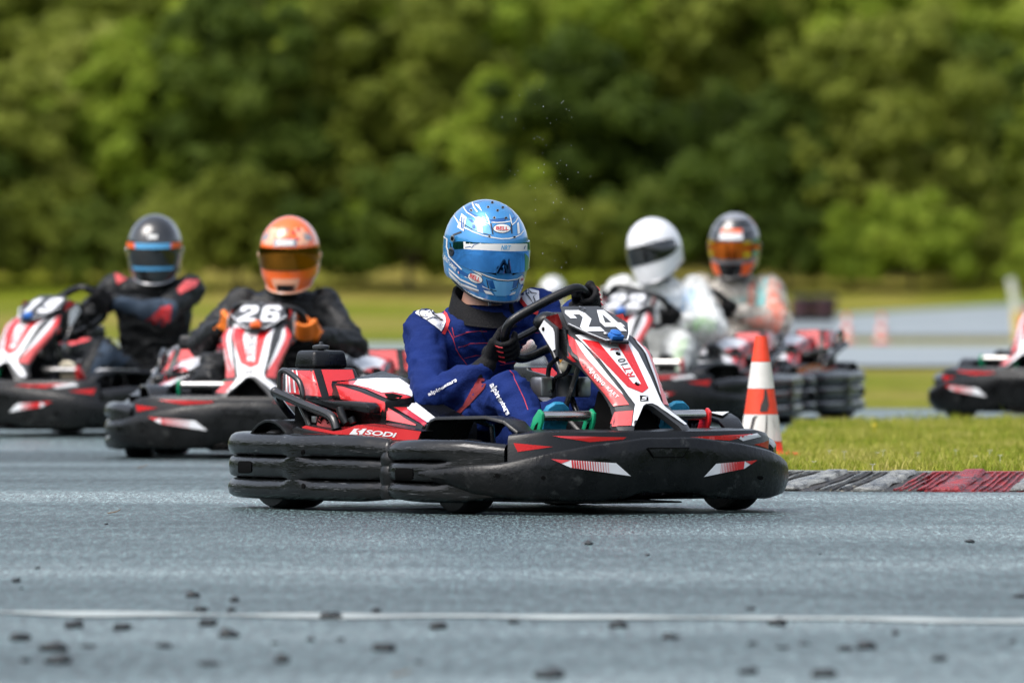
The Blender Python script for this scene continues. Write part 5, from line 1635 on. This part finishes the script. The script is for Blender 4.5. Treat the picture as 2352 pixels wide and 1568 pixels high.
for pts, wd in (([(405, 440), (520, 500), (640, 545), (760, 570)], 1.6), ([(760, 405), (790, 560)], 3.0), ([(1050, 400), (1058, 550)], 3.0), ([(560, 1100), (700, 1162), (850, 1213), (1000, 1228), (1130, 1210)], 1.6), ([(310, 370), (410, 440), (500, 495)], 2.0),
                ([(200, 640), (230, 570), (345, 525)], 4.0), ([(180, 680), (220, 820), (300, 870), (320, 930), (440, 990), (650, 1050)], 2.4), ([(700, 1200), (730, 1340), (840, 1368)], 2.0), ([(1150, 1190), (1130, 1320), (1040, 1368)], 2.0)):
    HD('dark_paint_line', [hl(pts, wd)], BLK_P, .0016)  # black lines of the helmet paint scheme
for q in ([(565, 385), (615, 392), (640, 440), (652, 550), (568, 522)], [(310, 382), (392, 425), (380, 520), (285, 462)], [(345, 265), (420, 318), (402, 425), (318, 370)], [(1128, 405), (1152, 390), (1172, 545), (1138, 560)],
                                       [(677, 258), (732, 340), (755, 452), (728, 412)], [(1022, 268), (1050, 350), (1062, 432), (1034, 380)], [(395, 990), (480, 1040), (620, 1125), (640, 1160), (520, 1090)]): HD('white_block', [m2(CH, q)], CREAM, .0020)
for q in ([(440, 345), (500, 355), (540, 400), (540, 480), (500, 470), (500, 400)], [(345, 320), (362, 310), (360, 480), (340, 470)], [(380, 330), (392, 335), (375, 490), (362, 485)]): HD('blue_block', [m2(CH, q)], BLU_D, .0026)
for k in range(6):
    HD('feather_mark', [m2(CH, [(530 + k * 16, 130 + k * 17), (585 + k * 8, 140 + k * 15), (600 + k * 7, 155 + k * 15), (545 + k * 16, 150 + k * 16)])], CREAM, .0020)
HD('paint_line', [hl([(495, 110), (520, 180), (570, 245)], 3.0)], CREAM, .0019)
HD('sponsor_badge', [ell2d(*CH(915, 480), 20.5, 10.6)], BLK_P, .0020); HD('sponsor_badge', [ell2d(*CH(915, 480), 19.3, 9.6)], CREAM, .0026)
HD('lettering', [text_quad('BELL', CH(832, 500), CH(1005, 505), CH(835, 450), .03)], RED, .0032); HD('lettering', [text_quad('HELMETS', CH(862, 519), CH(985, 523), CH(862, 508), .01)], BLK_P, .0032)
HD('sponsor_badge', [ell2d(*CH(542, 1183), 18.2, 10.6, .40)], BLK_P, .0024); HD('sponsor_badge', [ell2d(*CH(542, 1183), 17.0, 9.6, .40)], CREAM, .0030)
HD('lettering', [text_quad('BELL', CH(462, 1168), CH(602, 1238), CH(478, 1112), .03)], RED, .0036); HD('lettering', [text_quad('HELMETS', CH(478, 1192), CH(580, 1243), CH(482, 1182), .01)], BLK_P, .0036)
HD('sponsor_badge', [ell2d(*CH(1190, 1210), 5.5, 9.0, .15)], CREAM, .0030); HD('lettering', [text_quad('BE', CH(1172, 1225), CH(1212, 1208), CH(1178, 1190), .03)], RED, .0036)
HD('chin_panel', [m2(CH, [(700, 1205), (860, 1225), (1000, 1228), (1150, 1208), (1125, 1320), (1055, 1415), (960, 1438), (830, 1435), (775, 1340)])], BLU_L, .0012)
for q in ([(700, 1208), (790, 1218), (825, 1330), (770, 1335)], [(1150, 1208), (1080, 1220), (1060, 1330), (1115, 1320)]): HD('chin_panel', [m2(CH, q)], BLU_D, .0018)
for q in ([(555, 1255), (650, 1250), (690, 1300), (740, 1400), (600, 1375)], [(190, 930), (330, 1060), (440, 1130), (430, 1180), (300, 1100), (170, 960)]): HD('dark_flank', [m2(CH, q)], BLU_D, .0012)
for q in ([(165, 1035), (330, 1185), (560, 1295), (565, 1318), (330, 1215), (170, 1070)], [(160, 1080), (330, 1245), (590, 1350), (590, 1370), (320, 1280), (190, 1150)], [(655, 1350), (760, 1375), (805, 1425), (690, 1400)], [(1020, 1430), (1050, 1390), (1110, 1370), (1100, 1405)], [(635, 1290), (740, 1340), (760, 1355), (650, 1310)]): HD('white_stripe', [m2(CH, q)], CREAM, .0020)
HD('name_lettering', [text_quad('IBAUT LAMARE', CH(92, 905), CH(262, 1095), CH(110, 850), .02)], CREAM, .0026)
HD('flag', [m2(CH, [(285, 1070), (297, 1080), (297, 1112), (285, 1102)])], BLU_D, .0028); HD('flag', [m2(CH, [(297, 1080), (307, 1085), (307, 1118), (297, 1112)])], CREAM, .0028); HD('flag', [m2(CH, [(307, 1085), (316, 1090), (316, 1122), (307, 1118)])], RED, .0028)
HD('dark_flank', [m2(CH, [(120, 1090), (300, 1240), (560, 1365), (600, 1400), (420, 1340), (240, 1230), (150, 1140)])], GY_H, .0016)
for q in ((482, 222), (722, 177), (855, 225), (928, 182), (780, 113), (808, 328), (972, 332), (740, 592), (1092, 602)):
    HD('vent_hole', [ell2d(*CH(*q), 3.4, 2.9)], ALU, .0022); HD('vent_hole', [ell2d(*CH(*q), 2.3, 1.9)], DARK, .0030)
for q in ([(668, 1070), (830, 1095), (842, 1140), (700, 1105)], [(1065, 1105), (1168, 1080), (1160, 1102), (1065, 1142)]): HD('chin_vent', [m2(CH, q)], DARK, .0022)
HD('pivot_ring', [ell2d(*CH(242, 625), 4.6, 7.2)], ALU, .0095); HD('pivot_ring', [ell2d(*CH(242, 625), 2.8, 5.0)], DARK, .0105)
VD = lambda nm, polys, m, off=.0012: decal(nm, F24, bvs, polys, m, ho, off, 5.0)
VD('visor_strip', [m2(CH, [(370, 635), (500, 645), (700, 656), (900, 665), (1100, 668), (1215, 664), (1278, 655), (1276, 795), (1215, 800), (1100, 803), (900, 798), (700, 788), (500, 778), (376, 768)])], CREAM)
VD('lettering', [text_quad('NRT', CH(903, 782), CH(1040, 787), CH(908, 712), .03, .15)], BLU_L, .002)
VD('star_logo', [hl([(395, 745), (440, 690), (483, 706), (500, 670), (515, 692), (575, 694), (520, 716), (490, 755), (470, 735), (400, 748)], 1.5)], BLU_D, .002)
VD('star_logo', [hl([(1228, 770), (1240, 735), (1250, 728)], 1.5)], BLU_D, .002)

# ------------------------------------------------------------------ the other drivers
def simple_driver(i, lab, suit, glove_m, shoe_m, C, yaw, hcol, trim, vis_m, lean, fwd, seed, poncho=None, twist=0.0, collar=BLKCL, roll=0.0, pitch=5, extra=None, up=.05):
    fr = KARTS[i][0]
    J = joints(lean, fwd, twist=twist, up=up)
    if extra: J.update(extra)
    rim, a1, a2 = RIMS[i]
    p, body, me, nk, pm = seat_driver(fr, lab, 'person', J, suit, glove_m, shoe_m, shoe_m, wheel_hands(rim, a1, a2), seed, poncho=poncho)
    nk.obj('neck', collar, p)
    h, hb, M = helmet(p, C, R(yaw), R(pitch), R(roll), hcol, trim, vis_m)
    return fr, p, body, me, h, M, hb

# 26: orange helmet, black jacket
fr, p26, body26, me26, h26, M26, hb26 = simple_driver(1, 'driver with a bright orange helmet, orange gloves and black jacket', BLKCL, OR_G, BLKCL, (-.23, .036, .93), 0, OR_H, OR_L, OR_V, 0.0, .03, 2)
hpatch(h26, M26, 'pale_stripe', [(.13, 18, 40), (.10, 22, 46), (.07, 20, 46), (.055, 22, 40)], OR_L); hpatch(h26, M26, 'pale_stripe', [(.13, -40, -18), (.10, -46, -22), (.07, -46, -20), (.055, -40, -22)], OR_L)
hpatch(h26, M26, 'grey_stripe', [(.105, 34, 50), (.075, 38, 58)], GY_H, .002); hpatch(h26, M26, 'grey_stripe', [(.105, -50, -34), (.075, -58, -38)], GY_H, .002)
hpatch(h26, M26, 'sponsor_badge', [(.082, -20, 20), (.05, -20, 20)], GY_H, .002); hpatch(h26, M26, 'sponsor_badge', [(.078, -14, 14), (.054, -14, 14)], CREAM, .003)
BH26 = hb26.bvh()
XO = lambda x, y: (229.7 + x * .38444, 459.4 + y * .38444)
decal('lettering', KARTS[1][0], BH26, [text_quad('BELL', XO(1128, 302), XO(1190, 302), XO(1128, 282), .02)], RED, h26, .0045, 5)
for q in ((1115, 180), (1155, 195), (1185, 178), (1130, 235), (1180, 235)):
    decal('vent_hole', KARTS[1][0], BH26, [ell2d(*XO(*q), 4.2, 4)], RED, h26, .002, 5)
hpatch(h26, M26, 'chin_panel', [(-.10, -24, 24), (-.125, -22, 22), (-.150, -18, 18)], OR_L)
hpatch(h26, M26, 'black_chin', [(-.128, -16, 16), (-.16, -15, 15)], BK_H, .002)

# 19: black helmet with blue and orange visor strip
fr, p19, body19, me19, h19, M19, hb19 = simple_driver(2, 'driver in black and slate grey overalls with a black helmet, in kart 19', BLKCL, GLBLK, BONE, (-.22, .19, .945), 30, BK_H, GY_H, DKVIS, .14, .03, 4, twist=-.05, up=.095)
hpatch(h19, M19, 'grey_side', [(.12, 60, 120), (.05, 66, 140), (-.05, 84, 150), (-.13, 70, 140)], GY_H); hpatch(h19, M19, 'grey_side', [(.12, -120, -60), (.05, -140, -66), (-.05, -150, -84), (-.13, -140, -70)], GY_H)
hpatch(h19, M19, 'grey_crown', [(.170, 70, 290), (.15, 75, 285), (.12, 80, 280)], GY_H)
hpatch(h19, M19, 'visor_strip', [(.041, -34, 34), (.016, -32, 32)], SKYB, .007); hpatch(h19, M19, 'visor_strip', [(.041, 34, 70), (.016, 32, 70)], FLAME, .007); hpatch(h19, M19, 'visor_strip', [(.041, -70, -34), (.016, -70, -32)], FLAME, .007)
hpatch(h19, M19, 'chin_strip', [(-.078, -42, 42), (-.094, -38, 38)], SKYB, .006); hpatch(h19, M19, 'badge', [(.085, -9, 9), (.066, -9, 9)], CREAM, .002)
B19 = bvh_of(me19); XN = lambda x, y: (x * .38452, 459.4 + y * .38452)
F19 = KARTS[2][0]
decal('grey_panel', F19, B19, [m2(XN, [(640, 600), (720, 578), (850, 600), (960, 590), (1060, 605), (1045, 740), (900, 775), (700, 760), (640, 690)])], GRYCL, body19, .003, 9)
decal('grey_thigh', F19, B19, [m2(XN, [(640, 790), (760, 755), (840, 760), (850, 850), (760, 960), (620, 1090), (520, 1080), (560, 960), (600, 870)])], GRYCL, body19, .003, 9)
decal('shoulder_patch', F19, B19, [m2(XN, [(685, 445), (735, 428), (780, 460), (700, 503)])], PINK, body19, .005, 9)
decal('shoulder_patch', F19, B19, [m2(XN, [(1055, 540), (1110, 478), (1185, 478), (1175, 510), (1072, 565)])], PINK, body19, .005, 9)
decal('star_logo', F19, B19, [m2(XN, [(845, 722), (900, 700), (960, 640), (1020, 630), (1012, 745), (965, 745), (980, 690), (930, 735)])], RED, body19, .005, 9)

# white helmet and clear poncho
fr, pw, bodyw, mew, hw, Mw, hbw = simple_driver(3, 'driver with a plain white helmet and a clear rain poncho over pale blue overalls', PALE, GLBLK, BLKCL, (-.22, -.02, .932), -12, WH_H, GY_H, DKVIS, -.01, .05, 6, poncho=PONCHO_W, roll=13, pitch=6)
XW = lambda x, y: (1349.4 + x * .34793, 459.4 + y * .34793)
BW = bvh_of(mew); FW = KARTS[3][0]
decal('blue_panel', FW, BW, [m2(XW, [(510, 650), (620, 580), (730, 590), (700, 760), (600, 760)])], LBLUE, bodyw, .004, 9)
decal('lime_panel', FW, BW, [m2(XW, [(640, 830), (720, 770), (850, 790), (840, 870), (700, 860)])], LIME, bodyw, .004, 9)
decal('lime_panel', FW, BW, [m2(XW, [(600, 930), (670, 915), (590, 1130), (480, 1190)])], LIME, bodyw, .004, 9)
BHW = hbw.bvh()
decal('sponsor_badge', FW, BHW, [ribbon2d(ell2d(*XW(420, 290), 17, 8, -.1) + [ell2d(*XW(420, 290), 17, 8, -.1)[0]], 1.5)], GY_H, hw, .002, 6)
decal('lettering', FW, BHW, [text_quad('Arai', XW(388, 302), XW(455, 296), XW(388, 278), .02, .2)], GY_H, hw, .002, 6)

# multi-coloured helmet and beige poncho
fr, pm_, bodym, mem, hm, Mm, hbm = simple_driver(4, 'driver with a multi-coloured helmet, mirrored orange visor and beige rain poncho', TAUPE, GLBLK, BLKCL, (-.22, .085, .958), 10, GY_H, BK_H, FIREV, .07, .03, 9, poncho=PONCHO_B, roll=0, pitch=8)
hpatch(hm, Mm, 'black_crown', [(.150, -50, 75), (.12, -58, 85), (.08, -62, 88), (.045, -60, 88)], BK_H); hpatch(hm, Mm, 'grey_side', [(.04, 84, 120), (-.04, 88, 130), (-.12, 60, 120)], BK_H)
hpatch(hm, Mm, 'orange_badge', [(.105, -22, 24), (.084, -22, 24)], FLAME, .003); hpatch(hm, Mm, 'white_badge', [(.083, -24, 24), (.050, -24, 24)], WH_H, .003)
hpatch(hm, Mm, 'white_rim', [(.160, -100, -55), (.10, -105, -66), (.04, -110, -70)], WH_H, .002); hpatch(hm, Mm, 'red_crown', [(.168, 100, 200), (.14, 96, 200), (.10, 96, 190)], PINK, .002)
hpatch(hm, Mm, 'film', [(.038, -78, -38), (-.045, -70, -38)], YELV, .0062); hpatch(hm, Mm, 'film', [(.038, 24, 46), (-.052, 24, 46)], YELV, .0062); hpatch(hm, Mm, 'film', [(.038, 46, 80), (-.045, 46, 70)], TEALV, .0062)
hpatch(hm, Mm, 'orange_chin', [(-.085, -80, 60), (-.12, -70, 50), (-.15, -60, 40)], FLAME, .002); hpatch(hm, Mm, 'black_chin', [(-.085, -30, 22), (-.125, -26, 20), (-.155, -22, 16)], BK_H, .003)
BM = bvh_of(mem); FM = KARTS[4][0]
for q in ([(1125, 520), (1195, 515), (1170, 750), (1110, 750)], [(940, 640), (1050, 630), (1045, 750), (980, 760)]): decal('turquoise_panel', FM, BM, [m2(XW, q)], TQ, bodym, .004, 9)
decal('red_panel', FM, BM, [m2(XW, [(1060, 560), (1110, 530), (1095, 750), (1050, 750)])], RUST, bodym, .005, 9)
decal('red_sleeve', FM, BM, [m2(XW, [(1200, 515), (1290, 560), (1310, 740), (1250, 900), (1000, 890), (1000, 800), (1180, 760)])], RUST, bodym, .004, 9)

# two distant drivers, only their pale helmets show over the foreground
for px, lab in ((1268, 'distant driver with a round white helmet, blurred behind the shoulder of the driver in navy'), (1437, 'distant driver with a pale grey helmet, blurred just left of the plain white helmet')):
    fr = Frame(px - 8, 165.0, -12.0, zg(165.0) - .12)
    kr = copy_tree(roots[5]); kr.location = fr.loc; kr.rotation_euler = (0, 0, fr.rz)
    tag(kr, 'far-off kart hidden behind the leaders, under the %s helmet' % ('round white' if px < 1300 else 'pale grey'), 'kart', 'racing karts on the wet track')
    pr = empty('person', fr.loc, fr.rz); tag(pr, lab, 'person')
    J = joints(0, 0, up=.02); J.update({'wr_r': (.12, -.2, .54), 'wr_l': (.12, .2, .54), 'el_r': (-.06, -.33, .42), 'el_l': (-.06, .33, .42)})
    bo, me_ = suit_body(pr, J, BLKCL if px > 1300 else PALE, px % 17, voxel=.02)
    rim, a1, a2 = RIMS[5]
    for s, (G, W, t_, o_, f_) in wheel_hands(rim, a1, a2).items(): glove(pr, 'glove', W, G, t_, o_, f_, GLBLK)
    for s in ('r', 'l'):
        an = Vector(J['an_' + s]); shoe(pr, (an.x - .01, an.y, an.z - .075), (an.x + .088, an.y, an.z + .165), BLKCL, BLKCL, 1)
    helmet(pr, (-.23, 0, .90), 0, R(4), 0, WH_H if px < 1300 else GY_H, GY_H, DKVIS)

# driver of the kart at the right edge
simple_driver(5, 'driver of the kart at the right edge, just beyond the frame', BLKCL, GLBLK, BLKCL, (-.23, .0, .93), 0, GY_H, BK_H, DKVIS, 0, .02, 13)

# ------------------------------------------------------------------ cones
C_OR = mat('fluorescent_orange_pvc', (0.85, 0.060, 0.020), .5, var=.15, vs=12, bump=.15, bs=60, speck=((.10, .05, .04), .68, 8, (1, 1, .4)))
C_WH = mat('scuffed_white_band', (0.72, 0.70, 0.67), .5, var=.15, vs=12, speck=((.22, .21, .20), .60, 9, (1, 1, .35)))
C_DK = mat('black_rubber_smear', (0.05, 0.045, 0.045), .6, var=.5, vs=40)
def cone(loc, lab, group=None, rz=.4):
    r0 = empty('traffic_cone', loc, rz); tag(r0, lab, 'cone', group)
    HT, rb, rt = .50, .094, .0235
    rad = lambda z: rb + (rt - rb) * z / HT
    zz = [.022, .068, .178, .283, .392, .498]
    for k in range(5):
        b = MB(); o = 0.0012 if k in (1, 3) else 0.0
        prof = [(zz[k] + .0008, rad(zz[k]) + o - .006)] + [(zz[k] + .0008 + (zz[k + 1] - zz[k] - .0016) * j / 4, rad(zz[k] + (zz[k + 1] - zz[k]) * j / 4) + o) for j in range(5)] + [(zz[k + 1] - .0008, rad(zz[k + 1]) + o - .006)]
        b.lathe(prof, (0, 0, 0), (0, 0, 1), 32, close=(k == 4)); ob = b.obj('white_band' if k in (1, 3) else 'orange_body', C_WH if k in (1, 3) else C_OR, r0)
    b = MB(); b.box((0, 0, .012), (.25, .25, .022)); b.obj('base', C_OR, r0, .008)
    return r0
q = px_ground(1748, 1050, .058)
main_cone = cone((q.x, q.y, zg(q.y) + .056), 'orange and white striped traffic cone on the grass beside the front kart')
b = MB()
fc_ = Frame(1748, q.y, 33.4, .056)
for (z0, z1, a0, w) in ((.10, .17, -118, 4), (.07, .15, -100, 9), (.10, .16, -132, 3)): pass
RADC = lambda z: .094 + (.0235 - .094) * z / .5
def smear(pts, nm):
    sm = MB(); vs = []; fs = []
    for z, a0, a1_ in pts:
        vs += [Vector((math.cos(R(a)) * (RADC(z) + .0028), math.sin(R(a)) * (RADC(z) + .0028), z)) for a in (a0, (a0 + a1_) / 2, a1_)]
    for i in range(len(pts) - 1):
        for j in range(2): fs.append((i * 3 + j, i * 3 + j + 1, (i + 1) * 3 + j + 1, (i + 1) * 3 + j))
    sm.add(vs, fs); sm.obj(nm, C_DK, main_cone)
off_ = math.degrees(-.4)
smear([(.19, -95 + off_, -70 + off_), (.215, -92 + off_, -62 + off_), (.24, -82 + off_, -64 + off_), (.28, -76 + off_, -68 + off_)], 'rubber_smear')
smear([(.075, -128 + off_, -122 + off_), (.12, -126 + off_, -116 + off_), (.165, -120 + off_, -108 + off_), (.172, -110 + off_, -100 + off_)], 'rubber_smear')
smear([(.075, -82 + off_, -79 + off_), (.12, -78 + off_, -73 + off_), (.176, -74 + off_, -70 + off_)], 'rubber_smear')
for px, wd in ((1945, 'left'), (2025, 'right')):
    Y = 252.0; cone(((px - 1176) / FOC * Y, Y, zg(Y) + .0), 'small far orange and white cone by the far track, the %s one of two' % wd, 'far cones')

# ------------------------------------------------------------------ tyre stacks, marker post
TY = mat('old_barrier_tyre', (0.016, 0.014, 0.015), .8, var=.4); TYR = mat('dark_red_painted_tyre', (0.05, 0.010, 0.016), .7, var=.4)
Y = 296.0
for c in range(2):
    for k in range(3):
        b = MB(); x = (1842 + c * 52 - 1176) / FOC * Y
        b.lathe([(0, .15), (.0, .22), (.03, .255), (.09, .262), (.15, .255), (.18, .22), (.18, .15), (.12, .13), (.06, .13), (0, .15)], (0, 0, 0), (0, 0, 1), 20, close=False)
        o = b.obj('barrier_tyre', TYR if k == 1 else TY); o.location = (x + .02 * (k - 1), Y + .05 * c, zg(Y) + .03 + k * .183)
        tag(o, '%s tyre in the blurred %s stack beside the far track' % (('lowest black', 'dark red middle', 'topmost black')[k], ('left', 'right')[c]), 'tyre', 'barrier tyre stacks')
P_W = mat('pale_marker_plastic', (0.60, 0.62, 0.58), .5); P_Y = mat('yellow_marker_sleeve', (0.72, 0.50, 0.06), .5); P_R = mat('red_marker_board', (0.50, 0.03, 0.02), .5)
Y = 250.0; r0 = empty('marker_post', ((2340 - 1176) / FOC * Y, Y, zg(Y))); tag(r0, 'pale leaning marker post with a yellow foot at the right edge of the far track', 'post')
b = MB(); b.tube([(0, 0, .0), (-.035, 0, .56)], .085, 14); b.obj('foot_sleeve', P_Y, r0)
b = MB(); b.tube([(-.035, 0, .561), (-.145, 0, 1.13)], .075, 14); b.obj('shaft', P_W, r0)
b = MB(); b.box((.16, .02, .42), (.14, .03, .40)); b.obj('side_board', P_R, r0, .004); b = MB(); b.tube([(.0, 0, .3), (.16, .0, .3)], .02); b.obj('board_arm', P_Y, r0)

# ------------------------------------------------------------------ rubber crumbs and wet leaves on the foreground asphalt
CRUMB = mat('rubber_crumb', (0.018, 0.022, 0.024), .6, var=.4); LEAFB = mat('wet_brown_leaf', (0.11, 0.07, 0.03), .5, var=.3)
spots = [(88, 330), (40, 360), (50, 376), (440, 395), (540, 405), (455, 427), (533, 427), (272, 470), (50, 494), (180, 465), (130, 518), (195, 510), (520, 487), (633, 503), (485, 553), (60, 543), (870, 518), (783, 493), (960, 546), (1000, 468), (1180, 455), (1425, 465), (1535, 490), (1485, 300), (1885, 297),
         (1720, 423), (1790, 460), (1730, 505), (1790, 513), (1850, 505), (1935, 517), (1995, 513), (2055, 480), (2150, 540), (2330, 500), (1725, 570), (1880, 578), (2345, 395), (1280, 580), (645, 545), (750, 445), (470, 460), (150, 547), (380, 510), (715, 495), (860, 430), (2230, 270), (1350, 275), (245, 228)]
cm = []
for k in range(5):
    r_ = random.Random(90 + k); b = MB()
    for q_ in range(2 + k % 3): b.ball((r_.uniform(-.8, .8) * (q_ > 0), r_.uniform(-.4, .4) * (q_ > 0), 0), (r_.uniform(.4, 1), r_.uniform(.4, .8), r_.uniform(.25, .55)), 10, 6)
    b.v = [tuple(Vector(p) * (1 + .35 * noise.noise(Vector(p) * 1.3 + Vector((k * 9, 0, 0))))) for p in b.v]
    me = b.mesh('rubber_crumb'); me.materials.append(CRUMB); me.shade_smooth(); cm.append(me)
r_ = random.Random(3)
for px, cy in spots:
    q = px_ground(px, 976 + cy, 0); s = r_.uniform(.006, .024) * (1.15 if cy > 440 else .8)
    o = bpy.data.objects.new('rubber_crumb', r_.choice(cm)); col.objects.link(o); o.location = (q.x, q.y, s * .3); o.scale = (s * r_.uniform(.7, 1.5), s * 1.6, s * r_.uniform(.8, 1.5)); o.rotation_euler = (0, 0, r_.uniform(-.4, .4))
    tag(o, 'dark rubber crumb lying on the wet foreground asphalt', 'rubber crumb', 'rubber crumbs on the foreground asphalt')
for px, py, lab in ((327, 1077, 'dark curled leaf on the track left of kart 24'), (921, 1556, 'brown wet leaf at the bottom edge of the picture'), (262, 1182, 'small green leaf on the track at the far left')):
    q = px_ground(px, py, 0); b = MB()
    b.loft([[q + Vector((x, .01, .006 + z)), q + Vector((x, -.012, .004 + z)), q + Vector((x, -.012, .002 + z)), q + Vector((x, .01, .003 + z))] for x, z in ((-.022, .002), (-.01, .004), (.01, .008), (.022, .016))])
    tag(b.obj('fallen_leaf', LEAFB), lab, 'leaf')

# ------------------------------------------------------------------ spray droplets thrown up behind the leading driver
DROP = mat('water_drop', (0.75, 0.78, 0.8), .1, var=.05)
b = MB(); r_ = random.Random(8)
for k in range(70):
    px = r_.gauss(1250, 42); py = r_.uniform(200, 520) if r_.random() < .8 else r_.uniform(520, 640)
    if px < 1208 and py > 440: continue
    Y = r_.uniform(49.6, 50.6); c = Vector(((px - 1176) / FOC * Y, Y, CAM_H - (py - HORIZON) / FOC * Y)); s = r_.uniform(.0005, .0011)
    b.ball(c, (s, s, s * r_.uniform(1, 2.5)), 6, 4)
tag(b.obj('water_spray', DROP), 'fine white water droplets in the air right of the blue helmet', 'spray', kind='stuff')
